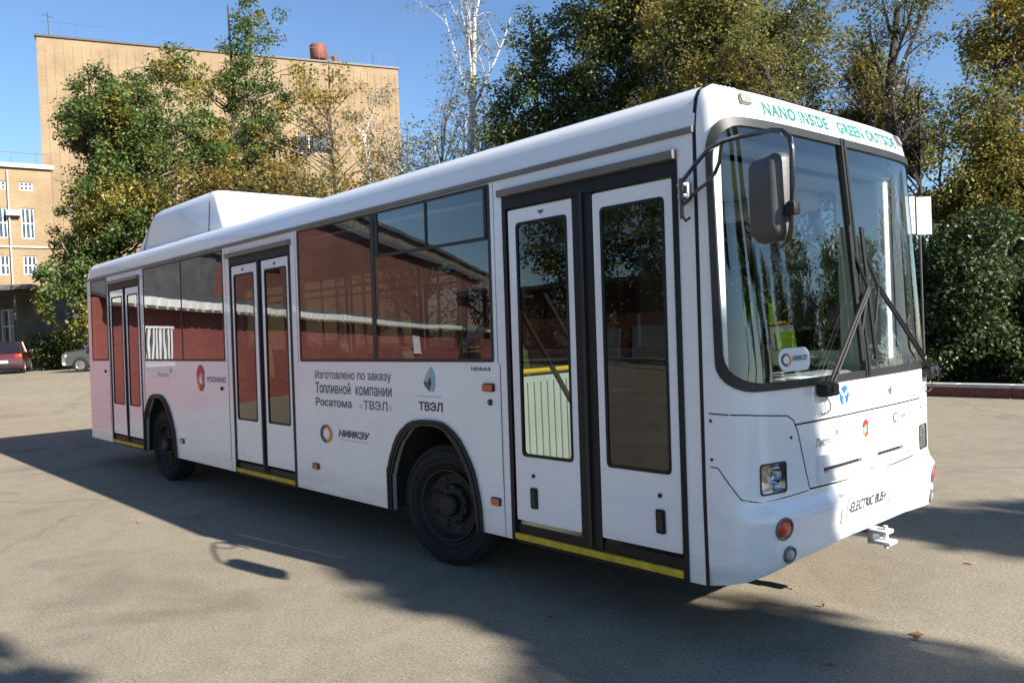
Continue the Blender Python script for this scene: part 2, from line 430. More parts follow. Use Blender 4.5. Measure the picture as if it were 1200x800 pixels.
# openings of the kerb side
DOORS = [(-10.70, -9.30), (-6.28, -4.86), (-1.70, -.232)]
WINS = [(-11.6, -10.8), (-9.12, -6.49), (-4.68, -1.86)]
archF = [(-3.24, ZB), (-3.235, .735), (-3.08, 1.02), (-2.86, 1.155), (-2.46, 1.165), (-2.245, 1.045), (-2.09, .825), (-2.03, .6), (-2.02, ZB)]
archR = [(-9.29, ZB), (-9.235, .88), (-8.97, 1.165), (-8.52, 1.175), (-8.27, 1.02), (-8.09, .72), (-8.06, ZB)]
def chaikin(P):
    Q = [P[0], P[1]]
    for i in range(1, len(P)-1):
        a_, b_, c_ = P[i-1], P[i], P[i+1]; Q_ = [(b_[0]+(a_[0]-b_[0])*.3, b_[1]+(a_[1]-b_[1])*.3), (b_[0]+(a_[0]-b_[0])*.08+(c_[0]-b_[0])*.08, b_[1]+(a_[1]-b_[1])*.08+(c_[1]-b_[1])*.08), (b_[0]+(c_[0]-b_[0])*.3, b_[1]+(c_[1]-b_[1])*.3)]
        Q += Q_ if i > 1 else Q_[1:]
    return Q+[P[-1]]
archF = chaikin(archF); archR = chaikin(archR)
def shrink(P, d, cx):
    return [(x+(d if x < cx else -d)*(1 if z < 1.1 else .5), z-(0 if z <= ZB else d*.8)) for x, z in P]
aF = shrink(archF, .058, -2.64); aR = shrink(archR, .058, -8.68)
out = [(XR, ZB)]
for P in (aR,): out += P
out += [(DOORS[1][0], ZB)]
dz0, dz1 = ZB-.03, 2.735
def dr(d): return [(d[0], ZB), (d[0], dz1), (d[1], dz1), (d[1], ZB)]
out = [(XR, ZB)]+dr(DOORS[0])+aR+dr(DOORS[1])+aF+dr(DOORS[2])+[(-.104, ZB), (-.104, ZT), (XR, ZT)]
holes = [rrect(a, b, 1.63, 2.845, .03) for a, b in WINS]
V, F = sheet(out, holes, side, 0, -.035)
obj('side_panel', V, F, 'paint', bus)
# far side with its row of windows
LW = [(-11.4, -9.7), (-9.6, -7.9), (-7.8, -6.1), (-6.0, -4.3), (-4.2, -2.5), (-1.9, -.5)]
outL = [(-x-11.9, z) for x, z in [(-.104, ZB), (-.104, ZT), (XR, ZT), (XR, ZB)]+aR+aF]
outL = [(-.08, ZB), (-11.796, ZB)]
oL = [(XR, ZB)]+aR+aF+[(-.104, ZB), (-.104, ZT), (XR, ZT)]
V, F = sheet(oL, [rrect(a, b, 1.6 if a < -2 else 1.35, 2.8, .05) for a, b in LW], lambda x, z, o: (x, ys(z)+o, z), 0, -.035)
obj('side_panel', V, [f[::-1] for f in F], 'paint', bus)
for a, b in LW:
    z0 = 1.6 if a < -2 else 1.35
    V, F = sheet(rrect(a-.02, b+.02, z0-.02, 2.82, .05), [rrect(a+.03, b-.03, z0+.03, 2.77, .05)], lambda x, z, o: (x, ys(z)+o, z), .004, -.03)
    wf = obj('window', V, F, 'gasket', bus)
    V, F = sheet(rrect(a+.03, b-.03, z0+.03, 2.77, .05), [], lambda x, z, o: (x, ys(z)+o, z), -.01, None)
    obj('pane', V, F, 'doorglass', wf)
# roof: cross-section swept along the bus
prof = [(1.216, 2.905), (1.212, 2.94), (1.20, 3.0), (1.185, 3.06), (1.15, 3.11), (1.10, 3.14), (1.03, 3.16), (.6, 3.18), (0, 3.185)]
prof = [(-y, z) for y, z in prof]+[(y, z) for y, z in prof[-2::-1]]
V = []; F = []; n = len(prof)
xsr = [(-.104, 1), (-2, 1), (-4, 1), (-6, 1), (-8, 1), (-10, 1), (-11.7, 1), (-11.80, .97), (-11.83, .9)]
for x, k in xsr:
    for y, z in prof: V.append((x, y*(1 if k == 1 else 1-.02*(1-k)*10), 2.9+(z-2.9)*(k if k == 1 else k*.9)))
for i in range(len(xsr)-1):
    for j in range(n-1): F.append((i*n+j, (i+1)*n+j, (i+1)*n+j+1, i*n+j+1))
F.append(tuple((len(xsr)-1)*n+j for j in range(n)))
obj('roof', V, F, 'paint', bus, True, 40)
mb = MB(); g = [(-.006, 2.868), (.022, 2.872), (.024, 2.90), (.008, 2.908), (-.006, 2.908)]
for sgn in (-1, 1):
    P = [(XR, sgn*(ys(z)+o), z) for o, z in g]+[(-.108, sgn*(ys(z)+o), z) for o, z in g]; k = len(g)
    fs = [(i, (i+1) % k, k+(i+1) % k, k+i) for i in range(k)]+[tuple(range(k)), tuple(range(k, 2*k))[::-1]]
    mb.add(P, fs if sgn < 0 else [f[::-1] for f in fs])
mb.build_each('rain_gutter', 'grey', bus)
# rear wall
mb = MB(); mb.box(XR-.02, XR+.02, -1.21, 1.21, .42, 2.9, .015); mb.build('rear_panel', 'paint', bus, True)
MB().box(XR-.035, XR-.018, -1.0, 1.0, 1.7, 2.6, .006).build('rear_window', 'gloss_black', bus)
MB().box(XR-.09, XR+.02, -1.2, 1.2, .38, .7, .04).build('rear_bumper', 'paint', bus, True)
# black joint between the front mask and the body
V = []; F = []; ring = [(-ys(z), z) for z in (.385, .9, 1.8, 2.9)]+[(-y, z) for y, z in [(1.2, 3.0), (1.185, 3.06), (1.15, 3.11), (1.10, 3.14), (1.03, 3.16), (.6, 3.182)]]
ring = ring+[(-y, z) for y, z in ring[::-1]]; n = len(ring)
for x in (-.118, -.094):
    for y, z in ring: V.append((x, y*1.0008, z+.001 if z > 3 else z))
F = [(j, n+j, n+j+1, j+1) for j in range(n-1)]
obj('mask_joint', V, F, 'black', bus)

# front mask with the windscreen opening
UW = 1.325
bot = [(-UMAX, .385), (-1.22, .425), (-.89, .50), (-.43, .535), (.43, .535), (.89, .50), (1.22, .425), (UMAX, .385)]
outl = bot+[(UMAX, 3.16), (-UMAX, 3.16)]
def wsopen(d):
    a = UW-d; b0 = 1.47+d; b1 = 2.915-d; P = []
    for cx, cy, r, s in ((a-.2, b0+.15, (.2, .15), -90), (a-.2, b1-.2, (.2, .2), 0), (-a+.2, b1-.2, (.2, .2), 90), (-a+.2, b0+.15, (.2, .15), 180)):
        for i in range(7):
            t = R_(s+15*i); P.append((cx+r[0]*math.cos(t), cy+r[1]*math.sin(t)-.03*(1-((cx+r[0]*math.cos(t))/1.3)**2)*(1 if cy < 2 else 0)))
    return P
ZBOT = lambda u: 0
hl_hole = [rrect((-1.005 if s < 0 else .915)-.095, (-1.005 if s < 0 else .915)+.095, .888, 1.052, .02) for s in (-1, 1)]
V, F = sheet(outl, [wsopen(0)]+hl_hole, front, 0, None, .045)
obj('front_mask', V, F, 'paint', bus, True, 60)
from mathutils.bvhtree import BVHTree
MASK = BVHTree.FromPolygons([Vector(v) for v in V], F)
def decal(u, z, off):
    A = Vector(front(u, z, .04)); d_ = (Vector(front(u, z, 0))-A).normalized(); h = MASK.ray_cast(A, d_, .2)
    return tuple((h[0] if h[0] is not None else Vector(front(u, z, 0)))-d_*off*.35)
V, F = sheet(dens(wsopen(-.016), .08), [dens(wsopen(.03), .08)], front, .012, -.02)
obj('windscreen_gasket', V, F, 'gasket', bus, True, 50)
for s in (-1, 1):
    W_ = dens(wsopen(.02), .06)
    P = [(u, z) for u, z in W_ if u*s > .03]
    if s > 0: i0 = max(range(len(P)), key=lambda i: 0)
    # reorder so that the polyline starts after the centre gap
    idx = [i for i, (u, z) in enumerate(W_) if u*s > .03]
    st = next(i for i in idx if ((i-1) % len(W_)) not in idx)
    P = [W_[(st+k) % len(W_)] for k in range(len(idx))]
    P = P+[(s*.02, P[-1][1]), (s*.02, P[0][1])]
    V, F = sheet(P, [], front, -.004, None, .09)
    obj('windscreen', V, F, 'windscreen', bus, True, 80)
def strip(poly, half, fn, o0, o1, step=.05):
    """a flat band along a polyline on a surface"""
    P = [poly[0]]
    for a, b in zip(poly, poly[1:]):
        L = math.hypot(b[0]-a[0], b[1]-a[1]); k = max(1, int(L/step))
        P += [(a[0]+(b[0]-a[0])*t/k, a[1]+(b[1]-a[1])*t/k) for t in range(1, k+1)]
    V = []; F = []
    for i, p in enumerate(P):
        a = P[max(0, i-1)]; b = P[min(len(P)-1, i+1)]; dx, dy = b[0]-a[0], b[1]-a[1]; l = math.hypot(dx, dy); nx, ny = -dy/l*half, dx/l*half
        V += [fn(p[0]+nx, p[1]+ny, o1), fn(p[0]+nx, p[1]+ny, o0), fn(p[0]-nx, p[1]-ny, o0), fn(p[0]-nx, p[1]-ny, o1)]
        if i: 
            for k in range(3): F.append((4*i-4+k, 4*i-4+k+1, 4*i+k+1, 4*i+k))
    return V, F
def add_strip(mb, *a, **k): mb.add(*strip(*a, **k))
mb = MB(); add_strip(mb, [(0, 1.45), (0, 2.93)], .032, front, .018, -.02); mb.build('windscreen_pillar', 'gasket', bus, True, 40)
mb = MB(); add_strip(mb, [(0, 1.46), (0, 2.92)], .010, front, .024, .01); mb.build('pillar_seal', 'black', bus)
# grooves between the front panels
mb = MB()
for L in ([(-.83, 1.243), (.83, 1.243)], [(-.695, .868), (-.126, .85), (.126, .85), (.695, .868)]):
    add_strip(mb, L, .005, front, .0015, -.003)
for s in (-1, 1):
    add_strip(mb, [(s*1.395, 1.335), (s*1.185, 1.327), (s*.894, 1.30), (s*.84, 1.27), (s*.80, 1.2), (s*.692, .868)], .0035, front, .0015, -.003)
    add_strip(mb, [(s*1.395, 1.045), (s*1.343, 1.041), (s*1.216, .875), (s*1.1, .85), (s*.708, .862)], .0028, front, .0015, -.003)
mb.build_each('panel_joint', 'black', bus)
mb = MB()
for s in (-1, 1):
    for u, z in ((1.385, 1.295), (1.383, 1.085), (.862, 1.177)): mb.add(*sheet(circ(s*u, z, .009, 8), [], front, .004, 0))
mb.build_each('panel_screw', 'black', bus)
# raised grille panel and slots
mb = MB()
for s in (-1, 1):
    V, F = sheet(rrect(-.62, -.09, .885, 1.045, .01) if s < 0 else rrect(.04, .58, .885, 1.045, .01),
                 [rrect(-.585, -.125, .943, .972, .008) if s < 0 else rrect(.08, .46, .943, .972, .008)], front, .026, -.002, .06)
    mb.add(V, F)
mb.build_each('grille_panel', 'paint', bus, True, 30)
mb = MB()
mb.add(*sheet(rrect(-.59, -.12, .945, .971), [], front, .004, None, .08)); mb.add(*sheet(rrect(.075, .465, .945, .971), [], front, .004, None, .08))
mb.build_each('grille_slot', 'black', bus)
# headlights, turn lamps, fog lamps, roof marker lamps
for s in (-1, 1):
    c = -1.005 if s < 0 else .915
    mb = MB(); mb.add(*sheet(rrect(c-.095, c+.095, .888, 1.052, .015), [], front, -.045, None, .05))
    V, F = [], []
    R1 = rrect(c-.095, c+.095, .888, 1.052, .02)
    n = len(R1); V = [front(u, z, .002) for u, z in R1]+[front(u, z, -.045) for u, z in R1]
    mb.add(V, [(i, (i+1) % n, n+(i+1) % n, n+i) for i in range(n)])
    hl = mb.build('headlight', 'chrome', bus, True, 30)
    V, F = sheet(rrect(c-.094, c+.094, .889, 1.051, .02), [], front, .0, None, .05); obj('lens', V, F, 'lens', hl, True)
    ctr = Vector(front(c-s*.02, .985, -.045)); nn = (Vector(front(c, .97, .1))-Vector(front(c, .97, 0))).normalized()
    T = Matrix.Translation(ctr) @ nn.to_track_quat('Z', 'Y').to_matrix().to_4x4()
    MB().lathe([(.001, -.02), (.02, -.015), (.045, .01), (.055, .03), (.058, .03)], 20, T).build('reflector_bowl', 'mirrorglass', hl, True)
    MB().lathe([(.001, .03), (.012, .028), (.014, .0)], 12, T).build('bulb', 'whitelens', hl, True)
    V, F = sheet(rrect(c-.1, c+.1, .884, 1.056, .022), [rrect(c-.09, c+.09, .893, 1.047, .02)], front, .004, -.002); obj('bezel', V, F, 'gasket', hl)
    for nm, u, z, r, mt in (('turn_lamp', s*.99, .70, .052, 'orangelens'), ('fog_lamp', s*.945, .55, .036, 'whitelens')):
        ctr = Vector(front(u, z, 0)); nn = (Vector(front(u, z, .1))-ctr).normalized()
        T = Matrix.Translation(ctr) @ nn.to_track_quat('Z', 'Y').to_matrix().to_4x4()
        h = MB().lathe([(r+.012, -.03), (r+.012, .008), (r+.006, .012), (r, .008), (r-.002, -.012)], 26, T).build(nm, 'grey', bus, True, 40)
        MB().lathe([(r, -.004), (r*.8, .010), (r*.4, .015), (.001, .016)], 26, T).build('lens', mt if nm == 'fog_lamp' else 'redlens', h, True)
    V, F = sheet(rrect(s*1.02-.05, s*1.02+.05, 3.012, 3.075, .012), [], front, .012, -.005, .018); h = obj('roof_marker_lamp', V, F, 'grey', bus)
    V, F = sheet(rrect(s*1.02-.044, s*1.02+.044, 3.018, 3.069, .01), [], front, .018, .005, .018); obj('lens', V, F, 'lampgrey', h)
# writing on the front
lettering('NANO INSIDE', -.865, -.125, 2.972, 3.052, decal, .010, 'teal', bus, spacing=1.1, bold=.03)
lettering('GREEN OUTSIDE', .005, .915, 2.972, 3.052, decal, .010, 'teal2', bus, spacing=1.1, bold=.03)
mb = MB()
V, F = sheet(rrect(-.44, .2, .625, .795, .006), [rrect(-.432, .192, .633, .787, .004)], decal, .014, -.001, .06); mb.add(V, F)
V, F = sheet(rrect(-.375, .165, .652, .765, .004), [rrect(-.371, .161, .656, .761, .004)], decal, .016, -.001, .06); mb.add(V, F)
pl = mb.build('number_plate_holder', 'platerim', bus)
V, F = sheet(rrect(-.374, .164, .653, .764, .003), [], decal, .010, -.001, .03); obj('plate', V, F, 'white', pl)
lettering('-ELECTRIC BUS+', -.36, .13, .672, .738, decal, .018, 'darkgrey', bus, bold=.035)
mb = MB(); mb.add(*sheet([(.15, .775), (.18, .775), (.167, .70)], [], decal, .012, .001)); mb.build('plate_mark', 'midgrey', bus)
def logo(name, pieces, fn=decal, off=.003):
    root = None; off = off+(.004 if fn is decal else 0)
    for i, (outer, hs, mt) in enumerate(pieces):
        V, F = sheet(outer, hs, fn, off+.0006*i, None)
        o = obj(name if i == 0 else 'mark', V, F, mt, bus if i == 0 else root)
        if i == 0: root = o
    return root
def sector(cx, cy, r0, r1, a0, a1, n=12, ky=1, kx=1.25):
    P = [(cx+kx*r1*math.cos(R_(a0+(a1-a0)*i/n)), cy+ky*r1*math.sin(R_(a0+(a1-a0)*i/n))) for i in range(n+1)]
    return P+[(cx+kx*r0*math.cos(R_(a1-(a1-a0)*i/n)), cy+ky*r0*math.sin(R_(a1-(a1-a0)*i/n))) for i in range(n+1)]
def atom_logo(cx, cz, r):
    L = logo('blue_atom_emblem', [(circ(cx, cz, r), [circ(cx, cz, r*.62)], 'blue')])
    for k in range(3):
        a = 90+120*k
        V, F = sheet(sector(cx, cz, r*.16, r*.66, a-30, a+30, 5), [], decal, .0078, None); obj('mark', V, F, 'blue', L)
        q = R_(a+60); V, F = sheet(circ(cx+r*.8*math.cos(q), cz+r*.8*math.sin(q), r*.2, 10), [], decal, .0085, None); obj('mark', V, F, 'white', L)
atom_logo(-.293, 1.362, .058)
lettering('РОСАТОМ', -.325, -.26, 1.285, 1.297, decal, .003, 'palegrey', bus)
def cube_logo(cx, cz, s, fn=decal):
    k = .5*s*(1.6 if fn is side else 1.2)
    logo('faceted_cube_emblem', [([(cx-k*.7, cz-s*.1), (cx-k*.1, cz+s*.55), (cx+k*.3, cz+s*.8), (cx+k*.2, cz+s*.2), (cx-k*.2, cz-s*.2)], [], 'palegrey'),
        ([(cx+k*.3, cz+s*.8), (cx+k*.75, cz+s*.35), (cx+k*.75, cz-s*.3), (cx+k*.2, cz+s*.2)], [], 'cyan'),
        ([(cx-k*.7, cz-s*.1), (cx-k*.2, cz-s*.2), (cx+k*.0, cz-s*.75), (cx-k*.6, cz-s*.4)], [], 'midgrey'),
        ([(cx-k*.2, cz-s*.2), (cx+k*.2, cz+s*.2), (cx+k*.35, cz-s*.3), (cx+k*.0, cz-s*.75)], [], 'darkgrey'),
        ([(cx+k*.35, cz-s*.3), (cx+k*.2, cz+s*.2), (cx+k*.75, cz-s*.3), (cx+k*.55, cz-s*.75), (cx+k*.0, cz-s*.75)], [], 'cyan')], fn)
cube_logo(.33, 1.362, .074)
lettering('ТВЭЛ', .265, .36, 1.262, 1.285, decal, .003, 'darkgrey', bus)
def swirl_logo(cx, cz, r, fn=decal, cols=('redmark', 'orange', 'pink', 'blue', 'green')):
    L = logo('swirl_emblem', [(sector(cx, cz, r*.35, r, 20, 170, 12, 1.5), [], cols[0])], fn)
    for i, (a, b, r0, r1) in enumerate(((170, 250, .45, .95), (250, 330, .5, 1.0), (330, 380, .4, .85))):
        V, F = sheet(sector(cx, cz, r*r0, r*r1, a, b, 8, 1.5), [], fn, .0035+(.004 if fn is decal else 0), None); obj('mark', V, F, cols[1+i], L)
    V, F = sheet(sector(cx, cz+r*.1, 0.02*r, r*.4, -60, 120, 8, 1.3), [], fn, .0042+(.004 if fn is decal else 0), None); obj('mark', V, F, cols[4], L)
swirl_logo(-.02, 1.135, .036)
lettering('РОСНАНО', -.075, .04, 1.052, 1.07, decal, .003, 'pink', bus)
lettering('Лиотех', -.62, -.425, 1.09, 1.14, decal, .003, 'midgrey', bus)
logo('round_green_mark', [(circ(-.385, 1.155, .019), [], 'green'), (circ(-.385, 1.155, .009, 10), [], 'blue')])
def ring_logo(cx, cz, r, fn=decal, off=.003):
    L = logo('split_ring_emblem', [(sector(cx, cz, r*.62, r, 95, 275, 16), [], 'darkgrey')], fn, off); off = off+(.004 if fn is decal else 0)
    V, F = sheet(sector(cx, cz, r*.62, r, -85, 60, 14), [], fn, off, None); obj('mark', V, F, 'orange', L)
    V, F = sheet(sector(cx, cz, r*.7, r, 60, 95, 6), [], fn, off, None); obj('mark', V, F, 'redmark', L)
ring_logo(.41, 1.155, .034)
lettering('НИИКЭУ', .46, .64, 1.14, 1.17, decal, .003, 'midgrey', bus, shear=.3)
# sticker inside the windscreen
V, F = sheet(rrect(-.945, -.66, 1.54, 1.668, .055), [], front, .004, -.001, .05); st = obj('windscreen_sticker', V, F, 'white', bus)
ring_logo(-.885, 1.604, .036, front, .005)
lettering('НИИКЭУ', -.835, -.685, 1.595, 1.625, front, .006, 'midgrey', bus, shear=.3)
# towing hook
mb = MB(); hx = front(.15, .47)[0]-.10
mb.box(hx-.25, hx+.05, .12, .19, .415, .445, .006).box(hx+.03, hx+.17, .10, .21, .385, .41, .008).box(hx+.03, hx+.15, .10, .21, .45, .475, .008).box(hx+.02, hx+.06, .11, .20, .38, .48, .006)
mb.lathe([(.014, .36), (.014, .50)], 12, Matrix.Translation((hx+.12, .155, 0)), True)
mb.build('towing_hook', 'hookpaint', bus, True, 30)

# wheel arches
for P, ip, cx in ((archF, aF, -2.63), (archR, aR, -8.68)):
    L = P+ip[::-1]
    V, F = sheet(L, [], side, .022, -.04); obj('wheel_arch_trim', V, F, 'gasket', bus)
    V, F = sheet([( x+(.018 if x<cx else -.018), z-(0 if z<=ZB else .015)) for x, z in P]+[(x-(.022 if x<cx else -.022), z+(0 if z<=ZB else .015)) for x, z in ip[::-1]], [], side, .030, .02); obj('arch_rib', V, F, 'black', bus)
    mb = MB()
    V = [(x, -1.24, z) for x, z in P]+[(x, -.55, z) for x, z in P]; n = len(P)
    mb.add(V, [(i, i+1, n+i+1, n+i) for i in range(n-1)]+[tuple(range(n, 2*n))]); 
    mb.add([(x, -y, z) for x, y, z in V], [(i, i+1, n+i+1, n+i) for i in range(n-1)]+[tuple(range(n, 2*n))])
    mb.build_each('wheel_well', 'dark', bus)
# wheels
def wheel(x, yo, sgn, steer=0):
    Rr = .478
    T = Matrix.Translation((x, yo, Rr)) @ Matrix.Rotation(R_(steer), 4, 'Z') @ Matrix.Rotation(R_(90)*(1 if sgn < 0 else -1), 4, 'X')
    prof = [(.285, -.25), (.40, -.27), (.452, -.25), (.474, -.20), (.478, -.10), (.478, -.06), (.472, -.02), (.452, .0), (.44, .004), (.40, .012), (.36, .008), (.30, -.012), (.285, -.03)]
    t = MB().lathe(prof, 56, T).build('wheel', 'tyre', bus, True, 35)
    mb = MB()
    for rr in (.43, .37, .32): mb.lathe([(rr-.005, .004), (rr, .016), (rr+.005, .004)], 56, T)
    mb.build('sidewall_rib', 'tyre', t, True)
    MB().lathe([(.287, -.03), (.283, -.005), (.270, -.006), (.262, -.03), (.235, -.07), (.16, -.085), (.15, -.05), (.12, -.045), (.001, -.045)], 48, T).build('rim', 'rim', t, True, 30)
    mb = MB(); mb.lathe([(.09, -.05), (.09, .0), (.075, .02), (.001, .025)], 24, T)
    for k in range(10):
        a = 2*math.pi*k/10; mb.lathe([(.013, -.06), (.013, -.03), (.001, -.028)], 6, T @ Matrix.Translation((.135*math.cos(a), .135*math.sin(a), .0)))
    mb.build('hub', 'rim', t, True, 30)
    mb = MB()
    for k in range(8):
        a = 2*math.pi*(k+.5)/8; mb.lathe([(.024, -.068), (.001, -.067)], 12, T @ Matrix.Translation((.205*math.cos(a), .205*math.sin(a), .0)))
    mb.build('rim_hole', 'black', t)
wheel(-2.6, -1.13, -1, 11); wheel(-8.78, -1.15, -1); wheel(-2.6, 1.15, 1, 11); wheel(-8.78, 1.15, 1)
mb = MB(); mb.box(-11.7, -9.4, -1.15, 1.15, .37, .46).box(-8.0, -3.35, -1.15, 1.15, .37, .44).box(-1.95, -.1, -1.19, 1.15, .37, .44).box(-9.4, -8.0, -.6, .6, .4, .6).box(-3.35, -1.95, -.6, .6, .4, .6)
mb.tube([(-2.6, -1.0, .478), (-2.6, 1.0, .478)], .07).tube([(-8.78, -1.0, .478), (-8.78, 1.0, .478)], .09)
mb.build('underframe', 'dark', bus)
# side windows
def win(a, b, div, dwid, slide=None):
    z0, z1 = 1.615, 2.86
    hl = []
    xs = [a-.012]+[v for d in div for v in (d-dwid/2, d+dwid/2)]+[b+.012]
    for i in range(0, len(xs), 2): hl.append(rrect(xs[i]+.018*(i == 0), xs[i+1]-.018*(i+2 == len(xs)), z0+.02, z1-.02, .01))
    V, F = sheet(rrect(a-.02, b+.02, z0-.006, z1+.002, .02), hl, side, .005, -.03); wf = obj('window', V, F, 'gasket', bus)
    for h in hl:
        V, F = sheet(h, [], side, .001, None, .0); obj('pane', V, F, 'sidewin', wf)
    return wf
win(-11.6, -10.8, [], .02)
w2 = win(-9.12, -6.49, [-7.75], .022)
w3 = win(-4.68, -1.86, [-3.37], .06)
mb = MB()
add_strip(mb, [(-3.33, 2.49), (-1.88, 2.485)], .012, side, .008, -.01); add_strip(mb, [(-2.6, 2.49), (-2.6, 2.84)], .012, side, .008, -.01)
add_strip(mb, [(-3.3, 2.49), (-3.3, 2.84)], .02, side, .008, -.01); add_strip(mb, [(-1.89, 2.49), (-1.89, 2.84)], .014, side, .008, -.01)
mb.build('slider_frame', 'gasket', w3)
# doors
def door(x0, x1, leaves, header, struts=False):
    fr = sheet([(x0-.006, ZB-.0), (x0-.006, 2.735), (x1+.006, 2.735), (x1+.006, ZB)], [], side, 0, -.0)
    V, F = sheet([(x0-.006, ZB), (x0-.006, 2.74), (x1+.006, 2.74), (x1+.006, ZB), (x1-.03, ZB), (x1-.03, 2.66), (x0+.03, 2.66), (x0+.03, ZB)], [], side, .008, -.05)
    df = obj('door_frame', V, F, 'black', bus)
    MB().box(x0+.02, x1-.02, -1.235, -1.0, ZB-.02, .50).build('sill', 'black', df)
    mb = MB(); V = []
    g = [(.0, 2.742), (.045, 2.745), (.05, 2.79), (.0, 2.80)]
    k = len(g); P = [side(header[0], z, o) for o, z in g]+[side(header[1], z, o) for o, z in g]
    mb.add(P, [(i, (i+1) % k, k+(i+1) % k, k+i) for i in range(k)]+[tuple(range(k)), tuple(range(k, 2*k))[::-1]]); mb.build('header_rail', 'grey', df)
    mb = MB(); mb.box(x0+.03, x1-.03, -1.262, -1.2, .395, .437, .004); mb.build('step_edge', 'yellow', df)
    for i, (a, b, g0, g1) in enumerate(leaves):
        V, F = sheet(rrect(a, b, .53, 2.645, .012), [rrect(g0, g1, .975, 2.55, .03)], side, -.004, -.03); lf = obj('door_leaf', V, F, 'paint', bus)
        V, F = sheet(rrect(g0-.004, g1+.004, .971, 2.554, .03), [rrect(g0+.015, g1-.015, .99, 2.535, .025)], side, .0, -.02); obj('glass_gasket', V, F, 'black', lf)
        V, F = sheet(rrect(g0+.01, g1-.01, .985, 2.54, .02), [], side, -.008, None); obj('glass', V, F, 'doorglass', lf)
        if x0 > -3:
            hx = g0+.1 if i == 0 else g1-.085
            V, F = sheet(rrect(hx-.032, hx+.032, .625, .765, .012), [], side, .006, -.004); h = obj('handle', V, F, 'black', lf)
            V, F = sheet(rrect(hx-.02, hx+.02, .64, .75, .01), [], side, .010, .005); obj('handle_cup', V, F, 'gasket', lf)
            V, F = sheet(circ(hx, .845 if i == 0 else .845, .013, 12), [], side, .004, -.004); obj('key_lock', V, F, 'black', lf)
    # black rubber seal where the leaves meet
    c0, c1 = leaves[0][1], leaves[1][0]
    V, F = sheet(rrect(c0+.004, c1-.004, .45, 2.70), [], side, -.002, -.04); ob = obj('centre_seal', V, F, 'black', df)
    mb = MB(); add_strip(mb, [((c0+c1)/2, .46), ((c0+c1)/2, 2.68)], .012, side, .012, -.01); mb.build('seal_lip', 'gasket', df)
    if struts:
        for (a, b, z0, z1) in ((-1.60, -1.06, 2.38, 1.60), (-1.60, -1.06, 1.94, 1.20)):
            mb = MB(); mb.tube([(a, -1.175, z0), (b, -1.165, z1)], .018); mb.build('door_strut', 'black', bus)
    return df
door(-10.70, -9.30, [(-10.66, -10.03, -10.58, -10.09), (-9.93, -9.335, -9.85, -9.41)], (-10.72, -9.28))
door(-6.28, -4.86, [(-6.245, -5.62, -6.185, -5.69), (-5.50, -4.895, -5.43, -4.95)], (-6.32, -4.83))
door(-1.70, -.232, [(-1.655, -1.05, -1.575, -1.1), (-.873, -.27, -.81, -.33)], (-1.715, -.225), True)
V, F = sheet([(-1.36, 2.61), (-1.30, 2.61), (-1.33, 2.585)], [], side, .001, -.003); obj('door_mark', V, F, 'darkgrey', bus)
for cx in (-5.95, -5.2):
    V, F = sheet([(cx-.03, 2.585), (cx+.03, 2.585), (cx, 2.615)], [], side, .001, -.003); obj('door_mark', V, F, 'darkgrey', bus)
# side lamps, reflectors, plugs
def sidelamp(name, x, z, w_, h_, mt, off=.02):
    V, F = sheet(rrect(x-w_/2-.006, x+w_/2+.006, z-h_/2-.006, z+h_/2+.006, .01), [], side, off*.5, -.002); o = obj(name, V, F, 'gasket', bus)
    V, F = sheet(rrect(x-w_/2, x+w_/2, z-h_/2, z+h_/2, .01), [], side, off, .0); obj('lens', V, F, mt, o)
sidelamp('side_turn_lamp', -1.90, 1.43, .10, .045, 'redlens', .03)
sidelamp('side_reflector', -1.895, 1.325, .022, .03, 'darkred')
sidelamp('side_marker_lamp', -1.865, .625, .085, .045, 'orangelens')
sidelamp('side_marker_lamp', -4.46, .625, .10, .045, 'darkred')
sidelamp('side_marker_lamp', -7.87, .61, .11, .05, 'darkred')
sidelamp('side_reflector', -6.58, 1.30, .03, .03, 'black')
sidelamp('side_reflector', -10.95, 1.45, .04, .03, 'black')
# panel seams on the kerb side
mb = MB()
for L in ([(-6.40, ZB), (-6.40, 2.86)], [(-4.745, 1.6), (-4.745, 2.86)], [(-9.2, ZB), (-9.2, 2.86)], [(-10.76, ZB), (-10.76, 2.86)], [(-1.80, 1.6), (-1.80, 2.86)], [(-1.78, ZB), (-1.78, 1.6)]):
    add_strip(mb, L, .0022, side, .0012, -.002)
add_strip(mb, [(-6.40, 1.61), (-9.2, 1.61)], .002, side, .0012, -.002)
mb.build_each('body_seam', 'midgrey', bus)
# writing on the kerb side
lettering('Изготовлено по заказу', -4.425, -3.145, 1.432, 1.53, side, .0012, 'midgrey', bus, bold=.02)
lettering('Топливной  компании', -4.425, -3.145, 1.317, 1.422, side, .0012, 'midgrey', bus, bold=.02)
lettering('Росатома   «ТВЭЛ»', -4.425, -3.145, 1.20, 1.277, side, .0012, 'midgrey', bus, bold=.02)
cube_logo(-2.62, 1.475, .125, side)
lettering('ТОПЛИВНАЯ КОМПАНИЯ', -2.79, -2.47, 1.335, 1.345, side, .0012, 'palegrey', bus)
lettering('ТВЭЛ', -2.77, -2.455, 1.228, 1.30, side, .0012, 'darkgrey', bus, bold=.04)
ring_logo(-4.25, .945, .085, side)
lettering('НИИКЭУ', -4.03, -3.50, .935, 1.0, side, .0012, 'darkgrey', bus, shear=.3, bold=.035)
lettering('Испытательный центр', -4.0, -3.52, .905, .918, side, .0012, 'palegrey', bus)
swirl_logo(-7.2, 1.41, .105, side, ('redmark', 'orange', 'redmark', 'pink', 'palegrey'))
lettering('РОСНАНО', -7.0, -6.48, 1.365, 1.43, side, .0012, 'midgrey', bus)
